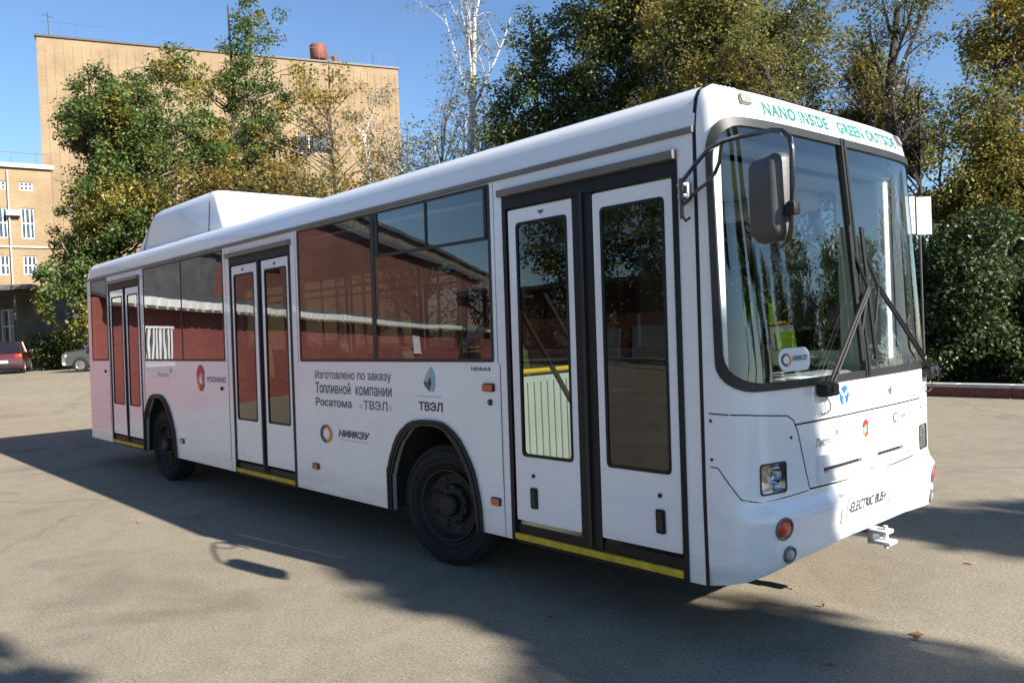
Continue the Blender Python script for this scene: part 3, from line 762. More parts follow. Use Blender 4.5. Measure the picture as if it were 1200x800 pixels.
lettering('Лиотех', -8.68, -8.25, 1.40, 1.47, side, .0012, 'palegrey', bus)
logo('round_grey_mark', [(circ(-8.19, 1.49, .035, 14), [], 'palegrey')], side)
lettering('НЕФАЗ', -2.10, -1.88, 1.545, 1.575, side, .0012, 'midgrey', bus, bold=.05)

# roof pod
V = []; F = []
rows = [(3.14, -9.95, -6.78, 1.02), (3.20, -9.93, -6.80, 1.02), (3.56, -9.45, -7.05, .985), (3.63, -9.36, -7.13, .965), (3.665, -9.25, -7.22, .93), (3.68, -9.12, -7.34, .87)]
for z, xa, xb, yy in rows:
    for p in rrect(xa, xb, -yy, yy, .13, 5): V.append((p[0], p[1], z))
n = len(V)//len(rows)
for i in range(len(rows)-1):
    for j in range(n): F.append((i*n+j, i*n+(j+1) % n, (i+1)*n+(j+1) % n, (i+1)*n+j))
F.append(tuple((len(rows)-1)*n+j for j in range(n)))
pod = obj('roof_pod', V, F, 'podpaint', bus, True, 35)
mb = MB()
mb.tube([(-7.28, -1.028, 3.16), (-7.28, -1.022, 3.22), (-7.30, -.99, 3.56), (-7.32, -.968, 3.63), (-7.36, -.935, 3.665)], .006, 6)
mb.tube([(-9.62, -1.028, 3.16), (-9.44, -.99, 3.50), (-9.34, -.97, 3.6)], .006, 6)
mb.build_each('pod_seam', 'midgrey', pod)
MB().box(-9.97, -6.76, -1.035, 1.035, 3.125, 3.165, .01).build('pod_base', 'black', pod)

# kerb side mirror
mb = MB()
mb.box(-.19, -.13, -1.262, -1.215, 2.50, 2.60, .008).box(-.185, -.135, -1.285, -1.215, 2.515, 2.535, .004).box(-.185, -.135, -1.285, -1.215, 2.575, 2.595, .004)
br = mb.build('mirror_bracket', 'metal', bus, True, 30)
arm = [(-.16, -1.28, 2.52), (-.15, -1.285, 2.60), (-.05, -1.29, 2.68), (.052, -1.321, 2.735), (.18, -1.37, 2.745), (.326, -1.43, 2.735), (.536, -1.514, 2.71), (.60, -1.54, 2.69), (.645, -1.555, 2.65), (.658, -1.563, 2.593), (.652, -1.56, 2.40), (.64, -1.557, 2.25), (.62, -1.55, 2.19), (.57, -1.53, 2.165)]
arm2 = [(-.16, -1.28, 2.47), (-.13, -1.275, 2.49), (-.074, -1.27, 2.535), (.03, -1.31, 2.565), (.10, -1.34, 2.60), (.14, -1.356, 2.65), (.162, -1.365, 2.735)]
MB().tube(arm, .0125, 8).tube(arm2, .010, 8).tube([(-.16, -1.28, 2.40), (-.16, -1.28, 2.62)], .012, 8).tube([(-.16, -1.28, 2.42), (-.13, -1.29, 2.385), (-.10, -1.29, 2.40)], .008, 6).build('mirror_arm', 'gloss_black', bus, True)
d = Vector((.93, -.367, 0)); nrm = Vector((.367, .93, 0))
def mirp(u, v, off): return tuple(Vector((.515, -1.505, 2.395))+d*u+Vector((0, 0, v))-nrm*off)
V = []; F = []; rows = [(-.045, .93), (-.03, .985), (.0, 1.0), (.035, .97), (.06, .86), (.075, .65)]
for o_, k in rows:
    for u, v in rrect(-.105*k, .105*k, -.205*k, .205*k, .045*k, 5): V.append(mirp(u, v, o_))
n = len(V)//len(rows)
for i in range(len(rows)-1):
    for j in range(n): F.append((i*n+j, i*n+(j+1) % n, (i+1)*n+(j+1) % n, (i+1)*n+j))
F.append(tuple((len(rows)-1)*n+j for j in range(n))); F.append(tuple(range(n))[::-1])
mi = obj('side_mirror', V, F, 'mirror_back', bus, True, 50)
V, F = sheet(rrect(-.09, .09, -.19, .19, .04), [], mirp, -.0465, -.044); obj('mirror_glass', V, F, 'mirrorglass', mi)
MB().box(-.0, .05, -.03, .03, -.03, .03, .01, Matrix.Translation((.62, -1.55, 2.33))).tube([(.645, -1.557, 2.33), (.60, -1.54, 2.33)], .016).tube([(.645, -1.557, 2.36), (.62, -1.56, 2.30)], .018).build('mirror_clamp', 'black', mi, True)

# wipers
def wiper(base, elbow, b0, b1):
    B = Vector(front(*base, .05)); E1 = Vector(front(*elbow, .05)); P0 = Vector(front(*b0, .022)); P1 = Vector(front(*b1, .022))
    mb = MB(); T = Matrix.Translation(B); nn = (Vector(front(*base, .1))-Vector(front(*base, 0))).normalized()
    mb.lathe([(.035, -.04), (.035, .02), (.025, .035), (.001, .035)], 16, Matrix.Translation(B) @ nn.to_track_quat('Z', 'Y').to_matrix().to_4x4())
    mb.box(-.035, .035, -.075, .075, -.05, .025, .014, Matrix.Translation(B-nn*.01))
    w_ = mb.build('wiper', 'black', bus, True, 40)
    sd_ = (E1-B).normalized().cross(nn)*.014
    MB().tube([B+sd_*1.3, E1+sd_*.8], .0105, 6).tube([B-sd_*1.3, E1-sd_*.8], .0105, 6).tube([B+(E1-B)*.15+sd_, B+(E1-B)*.15-sd_], .012, 6).build('wiper_arm', 'black', w_)
    mid = (P0+P1)/2; mb = MB(); mb.tube([P0, P0*.75+P1*.25, mid, P0*.25+P1*.75, P1], .014, 6); mb.tube([P0*.85+P1*.15, E1-nn*.005, P0*.15+P1*.85], .010, 6)
    mb.build('wiper_blade', 'black', w_)
    c = Vector(front(base[0]-.02, base[1]-.05, .01))
    MB().tube([B-Vector((0, 0, .03)), c+Vector((0, .035, .0)), c+Vector((.01, .055, -.02)), c+Vector((.02, .065, -.05)), c+Vector((.02, .06, -.08)), c+Vector((.01, .035, -.10)), c+Vector((.0, .005, -.105)), c+Vector((0, -.015, -.09))], .0035, 6).build('washer_hose', 'black', w_, True)
wiper((-.555, 1.43), (.05, 1.99), (-.06, 2.38), (-.075, 1.55))
wiper((.98, 1.43), (.20, 1.99), (.10, 2.38), (.11, 1.55))

# ---- inside the bus
mb = MB(); mb.box(-1.95, -.12, -1.16, 1.16, .45, .50).box(-3.35, -1.95, -.52, .52, .45, .5).box(-7.0, -3.35, -1.16, 1.16, .45, .5).box(-8.0, -7.0, -1.16, 1.16, .5, .62).box(-9.4, -8.0, -.52, .52, .5, .62).box(-11.7, -9.4, -1.16, 1.16, .5, .62)
for a_ in ((-3.35, -1.95), (-9.4, -8.0)):
    for s_ in (-1, 1): mb.box(a_[0]-.02, a_[1]+.02, min(s_*.5, s_*1.17), max(s_*.5, s_*1.17), 1.18, 1.24, .02).box(a_[0]-.02, a_[1]+.02, min(s_*.5, s_*.54), max(s_*.5, s_*.54), .46, 1.2)
mb.build('floor', 'floor_in', bus)
MB().box(-11.7, -.15, -1.18, 1.18, 2.80, 2.84).build('ceiling_liner', 'ceil', bus)
mb = MB()
for s in (-1, 1):
    y0, y1 = (-1.19, -1.17) if s < 0 else (1.17, 1.19)
    segs = [(-11.7, -10.75), (-9.25, -6.35), (-4.8, -1.78)] if s < 0 else [(-11.7, -.12)]
    for a, b in segs:
        for c_, d_, lo in ((-11.7, -9.4, .5), (-9.4, -8.0, 1.25), (-8.0, -3.35, .5), (-3.35, -1.95, 1.25), (-1.95, -.12, .5)):
            if min(b, d_)-max(a, c_) > .02: mb.box(max(a, c_), min(b, d_), y0, y1, lo, 1.56)
    for a, b in ([(-11.72, -11.55), (-10.82, -10.74), (-9.27, -9.1), (-6.5, -6.32), (-4.8, -4.68), (-1.86, -1.74), (-.2, -.13)] if s < 0 else [(-9.7, -9.6), (-7.9, -7.8), (-6.1, -6.0), (-4.3, -4.2), (-2.5, -1.9), (-.5, -.15)]): mb.box(a, b, y0, y1, 1.56, 2.8)
mb.build('wall_liner', 'lin', bus)
MB().box(-11.72, -11.69, -1.18, 1.18, .6, 2.8).build('rear_liner', 'lin', bus)
# ceiling ducts and hatch
MB().box(-11.5, -.6, -1.15, -.85, 2.66, 2.8, .04).box(-11.5, -.6, .85, 1.15, 2.66, 2.8, .04).build_each('ceiling_duct', 'lin', bus, True)
# dashboard, steering wheel, cab
mb = MB(); mb.box(-.42, -.0, -.15, 1.13, .5, 1.38, .05).box(-.62, -.34, .25, 1.05, 1.1, 1.42, .04).box(-.3, .06, -1.02, 1.02, .5, 1.30, .03); mb.build('dashboard', 'dash', bus, True)
MB().box(-.16, .0, -.42, -.12, 1.30, 1.46, .01).build('ticket_box', 'white', bus, True)
MB().box(-.2, -.02, -.75, -.45, 1.30, 1.33, .005).build('paper_stack', 'white', bus)
T = Matrix.Translation((-.62, .62, 1.46)) @ Matrix.Rotation(R_(-20), 4, 'Y')
mb = MB(); mb.tube([T @ Vector((.235*math.cos(a*math.pi/16), .235*math.sin(a*math.pi/16), 0)) for a in range(32)], .016, 8, True)
for a in (0, 120, 240): mb.tube([T @ Vector((0, 0, -.03)), T @ Vector((.23*math.cos(R_(a)), .23*math.sin(R_(a)), 0))], .012, 6)
mb.tube([T @ Vector((0, 0, 0)), T @ Vector((.05, 0, -.4))], .03, 8); mb.build('steering_wheel', 'black', bus, True)
def seat(x, y, mt='seat', z=.5, tilt=8, h=1.0, name='seat'):
    T = Matrix.Translation((x, y, z)); mb = MB()
    mb.box(-.2, .22, -.21, .21, .40, .47, .03, T)
    mb.box(-.04, .04, -.215, .215, 0, .68, .035, T @ Matrix.Translation((-.2, 0, .44)) @ Matrix.Rotation(R_(-tilt), 4, 'Y'))
    mb.tube([T @ Vector((0, -.15, .4)), T @ Vector((.05, -.15, 0))], .02, 6).tube([T @ Vector((0, .15, .4)), T @ Vector((.05, .15, 0))], .02, 6)
    s_ = mb.build(name, mt, bus, True, 40)
    MB().box(-.012, .012, -.17, .17, .08, .6, .01, T @ Matrix.Translation((-.155, 0, .46)) @ Matrix.Rotation(R_(-tilt), 4, 'Y')).build('cushion', 'lime', s_, True)
    MB().tube([T @ Vector((-.25, -.19, 1.02)), T @ Vector((-.28, -.15, 1.14)), T @ Vector((-.28, .15, 1.14)), T @ Vector((-.25, .19, 1.02))], .013, 6).build('grab_handle', 'rail', s_, True)
seat(-1.15, .62, 'seat', .62, 5, name='driver_seat')
for x in (-3.9, -4.7, -7.3): seat(x, -.9, z=.62 if x < -7 else .5)
for x in (-3.75, -4.5, -5.9, -6.7, -7.5, -9.9, -10.7):
    seat(x, .9, z=.62 if x < -7 else .5); seat(x, .45, z=.62 if x < -7 else .5)
# partitions and hand rails
MB().box(-1.92, -1.90, -1.16, -.40, .52, 1.48, .006).build('entrance_screen', 'screen', bus)
mb = MB()
for k in range(11): mb.box(-1.902, -1.888, -1.15+k*.068, -1.125+k*.068, .56, 1.44, .004)
mb.build('screen_ribs', 'screen', bus)
MB().box(-1.9, -.5, 1.15, 1.19, 1.36, 1.44).box(-1.25, -1.19, 1.15, 1.19, 1.44, 2.78).box(-1.9, -.5, 1.15, 1.19, 2.2, 2.26).build('driver_window_frame', 'black', bus)
mb = MB(); mb.tube([(-1.89, -1.15, 1.52), (-1.89, -.38, 1.52)], .018, 8).tube([(-1.89, -.38, .5), (-1.89, -.38, 2.78)], .017, 8)
for x, y in ((-3.2, -.45), (-4.7, -.5), (-6.45, -.5), (-8.0, -.45), (-9.2, -.5), (-4.5, .3), (-7.0, .3), (-9.0, .3)): mb.tube([(x, y, .5), (x, y, 2.78)], .016, 8)
for y in (-.5, .4): mb.tube([(-10.8, y, 2.35), (-2.0, y, 2.35)], .015, 8)
mb
mb.build('handrail', 'rail', bus, True)
mb = MB(); mb.box(-1.66, -1.62, .1, 1.16, .52, 1.3, .008); mb.build('cab_partition', 'dash', bus)
mb = MB()
for a in (.1, .62, 1.12): mb.box(-1.665, -1.62, a-.02, a+.02, 1.3, 2.5)
mb.box(-1.665, -1.62, .08, 1.14, 2.46, 2.52).box(-1.665, -1.62, .08, 1.14, 1.29, 1.34); mb.build('cab_window_frame', 'black', bus)
MB().box(-1.62, -.44, .04, .07, .5, 1.66, .006).build('cab_door', 'black', bus); MB().box(-1.60, -1.56, .40, .95, 1.75, 2.35, .02).build('cab_curtain', 'lime', bus)
MB().box(-.17, -.05, -1.20, -1.05, 1.5, 2.85, .01).box(-.14, -.08, 1.06, 1.13, 1.5, 2.85, .01).build_each('front_post', 'white', bus)
MB().box(-.28, -.04, -1.1, 1.1, 2.80, 2.87, .02).build('front_header_liner', 'dash', bus)
# ------------------------------------------------------------------ ground
def gz(x, y):
    t = max(0.0, min(1.0, (-x-17)/20)); t = t*t*(3-2*t)
    return .72*t
def at(px, py, depth):
    return CAM+(cF+cR*((px-600)/FPX)-cU*((py-400)/FPX))*depth
m, nt, b = new_mat('worn_asphalt')
mp = texco(nt)
n1 = N(nt, 'ShaderNodeTexNoise'); n1.inputs['Scale'].default_value = .35; n1.inputs['Detail'].default_value = 7; n1.inputs['Roughness'].default_value = .6
n2 = N(nt, 'ShaderNodeTexNoise'); n2.inputs['Scale'].default_value = 55; n2.inputs['Detail'].default_value = 4; n2.inputs['Roughness'].default_value = .75
n3 = N(nt, 'ShaderNodeTexNoise'); n3.inputs['Scale'].default_value = 4; n3.inputs['Detail'].default_value = 6
for n_ in (n1, n2, n3): nt.links.new(mp.outputs[0], n_.inputs[0])
r1 = ramp(nt, [(.30, (.222, .190, .138)), (.52, (.252, .217, .160)), (.72, (.278, .241, .180))]); nt.links.new(n1.outputs[0], r1.inputs[0])
r2 = ramp(nt, [(.28, (.50, .49, .48)), (.5, (1, 1, 1)), (.75, (1.35, 1.34, 1.3))]); nt.links.new(n2.outputs[0], r2.inputs[0])
r3 = ramp(nt, [(.35, (.92, .92, .92)), (.6, (1.03, 1.03, 1.03))]); nt.links.new(n3.outputs[0], r3.inputs[0])
mu = N(nt, 'ShaderNodeMix', data_type='RGBA', blend_type='MULTIPLY'); mu.inputs[0].default_value = 1
nt.links.new(r1.outputs[0], mu.inputs[6]); nt.links.new(r2.outputs[0], mu.inputs[7])
mu2 = N(nt, 'ShaderNodeMix', data_type='RGBA', blend_type='MULTIPLY'); mu2.inputs[0].default_value = 1
nt.links.new(mu.outputs[2], mu2.inputs[6]); nt.links.new(r3.outputs[0], mu2.inputs[7])
# cracks
nd = N(nt, 'ShaderNodeTexNoise'); nd.inputs['Scale'].default_value = 1.2; nd.inputs['Detail'].default_value = 5; nt.links.new(mp.outputs[0], nd.inputs[0])
av = N(nt, 'ShaderNodeVectorMath', operation='MULTIPLY_ADD'); nt.links.new(nd.outputs['Color'], av.inputs[0]); av.inputs[1].default_value = (.9, .9, 0); nt.links.new(mp.outputs[0], av.inputs[2])
vo = N(nt, 'ShaderNodeTexVoronoi', feature='DISTANCE_TO_EDGE'); vo.inputs['Scale'].default_value = .11; nt.links.new(av.outputs[0], vo.inputs[0])
rc = ramp(nt, [(0, (.55, .53, .51)), (.0007, (.65, .63, .6)), (.0016, (1, 1, 1))]); nt.links.new(vo.outputs[0], rc.inputs[0])
mu3 = N(nt, 'ShaderNodeMix', data_type='RGBA', blend_type='MULTIPLY'); nt.links.new(n1.outputs[0], mu3.inputs[0])
nt.links.new(mu2.outputs[2], mu3.inputs[6]); nt.links.new(rc.outputs[0], mu3.inputs[7])
n5 = N(nt, 'ShaderNodeTexNoise'); n5.inputs['Scale'].default_value = .8; n5.inputs['Detail'].default_value = 5; n5.inputs['Distortion'].default_value = .6; nt.links.new(mp.outputs[0], n5.inputs[0])
r5 = ramp(nt, [(.58, (1, 1, 1)), (.70, (.78, .77, .76))]); nt.links.new(n5.outputs[0], r5.inputs[0])
n6 = N(nt, 'ShaderNodeTexVoronoi'); n6.inputs['Scale'].default_value = 38; nt.links.new(mp.outputs[0], n6.inputs[0])
r6 = ramp(nt, [(.08, (1.5, 1.48, 1.42)), (.2, (1, 1, 1)), (.75, (.86, .86, .87))]); nt.links.new(n6.outputs['Distance'], r6.inputs[0])
mu4 = N(nt, 'ShaderNodeMix', data_type='RGBA', blend_type='MULTIPLY'); mu4.inputs[0].default_value = 1; nt.links.new(mu3.outputs[2], mu4.inputs[6]); nt.links.new(r5.outputs[0], mu4.inputs[7])
mu5 = N(nt, 'ShaderNodeMix', data_type='RGBA', blend_type='MULTIPLY'); mu5.inputs[0].default_value = .7; nt.links.new(mu4.outputs[2], mu5.inputs[6]); nt.links.new(r6.outputs[0], mu5.inputs[7])
nt.links.new(mu5.outputs[2], b.inputs['Base Color']); b.inputs['Roughness'].default_value = .85; b.inputs['Specular IOR Level'].default_value = .3
bp = N(nt, 'ShaderNodeBump'); bp.inputs['Strength'].default_value = .55; bp.inputs['Distance'].default_value = .006; nt.links.new(n2.outputs[0], bp.inputs['Height']); nt.links.new(bp.outputs[0], b.inputs['Normal'])
M['asphalt'] = m
xs = [-900, -400, -200, -120, -80]+list(np.arange(-60, 31, 1.5))+[60, 150, 400, 900]; ysl = [-900, -300, -100, -40, -20, -10, 0, 6, 13.2, 25, 60, 150, 400, 900]
V = [(x, y, gz(x, y)) for x in xs for y in ysl]; k = len(ysl)
F = [(i*k+j, (i+1)*k+j, (i+1)*k+j+1, i*k+j+1) for i in range(len(xs)-1) for j in range(k-1)]
struct(obj('ground', V, F, 'asphalt', None, True))
M['soil'] = simple('leaf_strewn_soil', (.075, .06, .035), .95, var=.5, vscale=9, bump=.8, bscale=20)
M['brickwall'] = simple('red_kerb_brick', (.15, .055, .04), .85, var=.35, vscale=14, bump=.3)
M['conc'] = simple('pale_concrete', (.42, .41, .38), .85, var=.15, vscale=6, bump=.3)
KY = 13.3
# planting bed behind the low wall
V = []; F = []; xs = list(np.arange(-62, 26, 2.)); yv = [KY+.12, KY+2, KY+6, KY+14, KY+60]
for x in xs:
    for y in yv: V.append((x, y, gz(x, y)+.16+.05*math.sin(x*1.7+y)))
k = len(yv); F = [(i*k+j, (i+1)*k+j, (i+1)*k+j+1, i*k+j+1) for i in range(len(xs)-1) for j in range(k-1)]
struct(obj('planting_bed', V, F, 'soil', None, True))
kw = thing('kerb_wall', 'low red brick kerb wall with pale concrete top in front of the hedge', 'kerb wall', (0, KY, 0))
mb = MB()
for x in np.arange(-30, 24, 3.): mb.box(x, x+2.99, 0, .22, -.05, .20)
mb.build('wall', 'brickwall', kw)
mb = MB()
for x in np.arange(-30, 24, 1.): mb.box(x, x+.985, -.03, .25, .202, .275, .01)
mb.build('coping', 'conc', kw)
# manhole and fallen leaves
p = at(28, 527, 15); t = CAM.z/(CAM.z-p.z); q = CAM+(p-CAM)*t
mb = MB(); mb.lathe([(.001, .012), (.26, .012), (.28, .006), (.29, .012), (.36, .010), (.37, -.02)], 36)
M['iron'] = simple('worn_iron', (.13, .12, .105), .7, var=.3, vscale=12)
mh = mb.build('manhole_cover', 'iron', None, True, 20); mh.location = (q.x, q.y, 0); tag(mh, 'round worn manhole cover set in the asphalt at the left edge', 'manhole cover')
rng = random.Random(5); V = []; F = []
def gp(px, py):
    d_ = at(px, py, 1)-CAM; t_ = -CAM.z/d_.z; return CAM+d_*t_
spots = [gp(*q) for q in [(1140, 661), (930, 690), (1073, 749), (1076, 745), (885, 746), (965, 711)]]
spots += [Vector((rng.uniform(-8, 3), rng.uniform(-3.2, 11), 0)) for _ in range(26)]
for i in range(260): spots.append(Vector((rng.uniform(-22, 10), KY-.05-abs(rng.gauss(0, .7)), 0)))
for p in spots:
    a = rng.uniform(0, 6.28); s = rng.uniform(.018, .034); n = len(V); zl = gz(p.x, p.y)+.006
    pts = [(1.3, 0), (.35, .35), (.1, 1), (-.35, .4), (-1, .2), (-.6, -.3), (.05, -.9), (.4, -.35)]
    for u, v in pts: V.append((p.x+s*(u*math.cos(a)-v*math.sin(a)), p.y+s*(u*math.sin(a)+v*math.cos(a)), zl+rng.uniform(0, .018)))
    F.append(tuple(range(n, n+8)))
M['fallen'] = leaf_mat('fallen_leaf', [(.35, .2, .06), (.45, .32, .1), (.22, .12, .05)], None, .15)
fl = obj('fallen_leaves', V, F, 'fallen'); fl['kind'] = 'stuff'; tag(fl, 'yellow and brown leaves scattered over the asphalt', 'leaves')

# ------------------------------------------------------------------ foliage
def leaves(name, C, per, spread, size, mat, parent, seed, flat=.8, droop=0):
    rg = np.random.default_rng(seed); C = np.asarray(C, dtype=float); k = len(C)
    cnt = per*k
    c = np.repeat(C, per, axis=0)
    off = rg.normal(size=(cnt, 3)); off /= np.linalg.norm(off, axis=1)[:, None]; off *= (rg.random((cnt, 1))**.45)*spread*(.6+.8*np.repeat(rg.random((k, 1)), per, axis=0))
    off[:, 2] *= flat
    c = c+off
    nrm = rg.normal(size=(cnt, 3)); nrm[:, 2] = np.abs(nrm[:, 2])+.25; nrm += off/spread*.7; nrm /= np.linalg.norm(nrm, axis=1)[:, None]
    a = np.cross(nrm, rg.normal(size=(cnt, 3))); a /= np.linalg.norm(a, axis=1)[:, None]; bb = np.cross(nrm, a)
    s = size*(.6+.8*rg.random((cnt, 1)))
    V = np.empty((cnt, 4, 3)); V[:, 0] = c+a*s; V[:, 1] = c+bb*s*.55; V[:, 2] = c-a*s; V[:, 3] = c-bb*s*.55+nrm*s*.15
    me = bpy.data.meshes.new(name); me.vertices.add(cnt*4); me.vertices.foreach_set('co', V.reshape(-1).astype(np.float32))
    me.loops.add(cnt*4); me.loops.foreach_set('vertex_index', np.arange(cnt*4, dtype=np.int32))
    me.polygons.add(cnt); me.polygons.foreach_set('loop_start', np.arange(0, cnt*4, 4, dtype=np.int32))
    me.update(calc_edges=True); me.materials.append(M[mat])
    o = bpy.data.objects.new(name, me); COL.objects.link(o); o.parent = parent
    return o
def crown_points(blobs, n, rg, shell=.55, thresh=.42, nscale=.35, seedv=0):
    vol = [b[3]*b[4]*b[5] for b in blobs]; tot = sum(vol); P = []; tries = 0
    while len(P) < n and tries < n*30:
        tries += 1
        r = rg.random()*tot; i = 0
        while r > vol[i]: r -= vol[i]; i += 1
        cx, cy, cz, rx, ry, rz = blobs[i]
        v = Vector((rg.gauss(0, 1), rg.gauss(0, 1), rg.gauss(0, 1))).normalized()*(shell+(1-shell)*rg.random() if rg.random() < .75 else rg.random())
        p = Vector((cx+v.x*rx, cy+v.y*ry, cz+v.z*rz))
        if noise.noise(p*nscale+Vector((seedv*7.3, 0, 0)))*.5+.5 < thresh: continue
        P.append(p)
    return P
def limbs(mb, P, base, H, r0, rg, every=3, lean=(0, 0), trunks=1, wander=.25, thin=.018):
    """trunk(s) from the local origin and a limb to every n-th cluster"""
    for tk in range(trunks):
        a = 2*math.pi*tk/max(1, trunks)+rg.random(); sp = .0 if trunks == 1 else .09*H
        top = Vector((lean[0]+math.cos(a)*sp, lean[1]+math.sin(a)*sp, H)); pts = []; rs = []
        for i in range(9):
            t = i/8; pts.append(Vector((top.x*t**1.3+rg.gauss(0, wander*.35)*t*(1-t)*4, top.y*t**1.3+rg.gauss(0, wander*.35)*t*(1-t)*4, H*t))); rs.append(r0*(1-.86*t)*(1.25 if i == 0 else 1))
        mb.tube(pts, rs, 8)
        for j, p in enumerate(P):
            if j % every or (j//every) % trunks != tk: continue
            hd = math.hypot(p.x-top.x*.5, p.y-top.y*.5); zt = max(.12*H, min(p.z-.55*hd-.3, .95*H)); t = max(0.02, min(.98, zt/H)); i = min(7, int(t*8)); f = t*8-i
            s = pts[i]*(1-f)+pts[i+1]*f; L = (p-s).length; rb = max(thin, min(r0*(1-.86*t)*.6, .011*L+.012))
            q = [s]; 
            for kk in range(1, 5):
                u = kk/4; q.append(s.lerp(p, u)+Vector((rg.gauss(0, .05*L), rg.gauss(0, .05*L), .12*L*math.sin(math.pi*u)*.6+rg.gauss(0, .03*L)))*(1 if kk < 4 else .3))
            mb.tube(q, [rb*(1-.8*i2/4) for i2 in range(5)], 5)
def twigs(P, rg, n, ln, r, mb, up=.3):
    for p in P:
        for _ in range(n):
            d_ = Vector((rg.gauss(0, 1), rg.gauss(0, 1), rg.gauss(up, .8))).normalized(); L = ln*rg.uniform(.5, 1.2)
            mb.tube([p, p+d_*L*.5+Vector((rg.gauss(0, .04), rg.gauss(0, .04), .03)), p+d_*L], [r, r*.7, r*.25], 3)
M['bark'] = simple('dark_bark', (.045, .036, .028), .95, var=.4, vscale=5, bump=.8, bscale=14)
M['bark_grey'] = simple('grey_bark', (.13, .11, .09), .95, var=.35, vscale=5, bump=.7, bscale=14)
m, nt, b = new_mat('birch_bark'); mp = texco(nt, (1, 1, 6)); nz = N(nt, 'ShaderNodeTexNoise'); nz.inputs['Scale'].default_value = 2.2; nz.inputs['Detail'].default_value = 4
nt.links.new(mp.outputs[0], nz.inputs[0]); r = ramp(nt, [(.36, (.04, .035, .03)), (.43, (.5, .48, .43)), (.8, (.6, .58, .53))]); nt.links.new(nz.outputs[0], r.inputs[0]); nt.links.new(r.outputs[0], b.inputs['Base Color']); b.inputs['Roughness'].default_value = .8
M['birch'] = m
G1 = [(.035, .065, .016), (.05, .085, .02), (.07, .105, .026), (.025, .045, .014)]
YEL = [(.42, .25, .03), (.5, .33, .05), (.3, .2, .04), (.2, .17, .04)]
M['leaf_green'] = leaf_mat('green_leaf', [(.065, .11, .026), (.095, .145, .036), (.13, .175, .046), (.045, .075, .02)], [(.3, .24, .05), (.16, .17, .04), (.10, .13, .035), (.38, .26, .04)], .35, .32)
M['leaf_dark'] = leaf_mat('dark_leaf', [(.04, .065, .018), (.06, .09, .024), (.09, .12, .032), (.025, .042, .012)], [(.12, .145, .035), (.16, .14, .035), (.06, .085, .02)], .3, .45)
M['leaf_olive'] = leaf_mat('olive_leaf', [(.12, .135, .035), (.17, .17, .048), (.22, .2, .065), (.08, .10, .028)], [(.34, .25, .06), (.26, .21, .055), (.17, .16, .045)], .45, .5)
M['leaf_orange'] = leaf_mat('orange_leaf', [(.38, .2, .03), (.42, .28, .05), (.25, .18, .045), (.16, .15, .04)], [(.14, .15, .04), (.3, .22, .05)], .4, .6)
M['leaf_gold'] = leaf_mat('gold_leaf', [(.22, .19, .045), (.30, .23, .05), (.13, .145, .035), (.07, .095, .025)], [(.42, .27, .045), (.26, .2, .04), (.12, .135, .035)], .45, .4)
M['leaf_hedge'] = leaf_mat('hedge_leaf', [(.03, .055, .015), (.05, .08, .022), (.09, .12, .04), (.02, .035, .01)], [(.07, .10, .03), (.04, .06, .02)], .25, .8)
M['leaf_mixed'] = leaf_mat('turning_leaf', [(.09, .11, .03), (.2, .17, .045), (.06, .08, .02), (.3, .2, .05)], [(.34, .2, .04), (.26, .2, .05)], .4, .6)
M['leaf_rust'] = leaf_mat('rust_leaf', [(.42, .13, .03), (.5, .2, .04), (.3, .1, .03)], None, .4)
def wood(name, label, x, y, blobs, n, H, r0, bark, leafm, seed, per=90, spread=.6, lsize=.07, every=3, trunks=1, thresh=.42, tw=0, group=None, cat='tree', shell=.55, lean=(0, 0), nscale=.35, z=None, twl=.7, wander=.25):
    rg = random.Random(seed); t = thing(name, label, cat, (x, y, (gz(x, y)+(.15 if y > KY else 0)) if z is None else z), 0, group)
    P = crown_points(blobs, n, rg, shell, thresh, nscale, seed)
    mb = MB()
    if H: limbs(mb, P, None, H, r0, rg, every, lean, trunks, wander)
    if tw: twigs(P, rg, tw, twl, .012, mb)
    if mb.v: mb.build('trunk', bark, t, True, 60)
    if leafm: leaves('crown', P, per, spread, lsize, leafm, t, seed+100)
    return t
def xy(px, depth, py=400): p = at(px, py, depth); return p.x, p.y
def S(depth): return depth/FPX          # metres per pixel of the photograph at that depth
# left: the big leafy trees in front of the brick building
def tree_px(name, label, depth, px0, ground, blobs_px, n, Hpx, r0, bark, leafm, seed, **k):
    """blobs_px: (dx px from trunk, height px above ground, rx px, rz px, forward metres)"""
    x, y = xy(px0+14*min(1, Hpx/400), depth); s = S(depth); ang = Vector((cR.x, cR.y, 0)).normalized(); fw = Vector((cF.x, cF.y, 0)).normalized()
    B = []
    for dx, h, rx, rz, f in blobs_px:
        c = ang*dx*s+fw*f; r = rx*s; B.append((c.x, c.y, h*s, r, r, rz*s))
    return wood(name, label, x, y, B, n, Hpx*s, r0, bark, leafm, seed, **k)
tree_px('broadleaf_tree', 'dense green tree with yellow tufts, leftmost beside the brick building corner', 41, 108, 0,
        [(0, 230, 58, 95, 0), (-22, 262, 30, 50, 1), (40, 270, 60, 75, -1), (60, 190, 70, 80, -1), (-20, 130, 34, 75, 0), (0, 90, 48, 60, -1.5), (80, 120, 60, 60, 0), (95, 325, 34, 50, .5), (110, 240, 55, 60, .5)], 820, 340, .32, 'bark', 'leaf_green', 11, per=125, spread=.6, lsize=.08, thresh=.41)
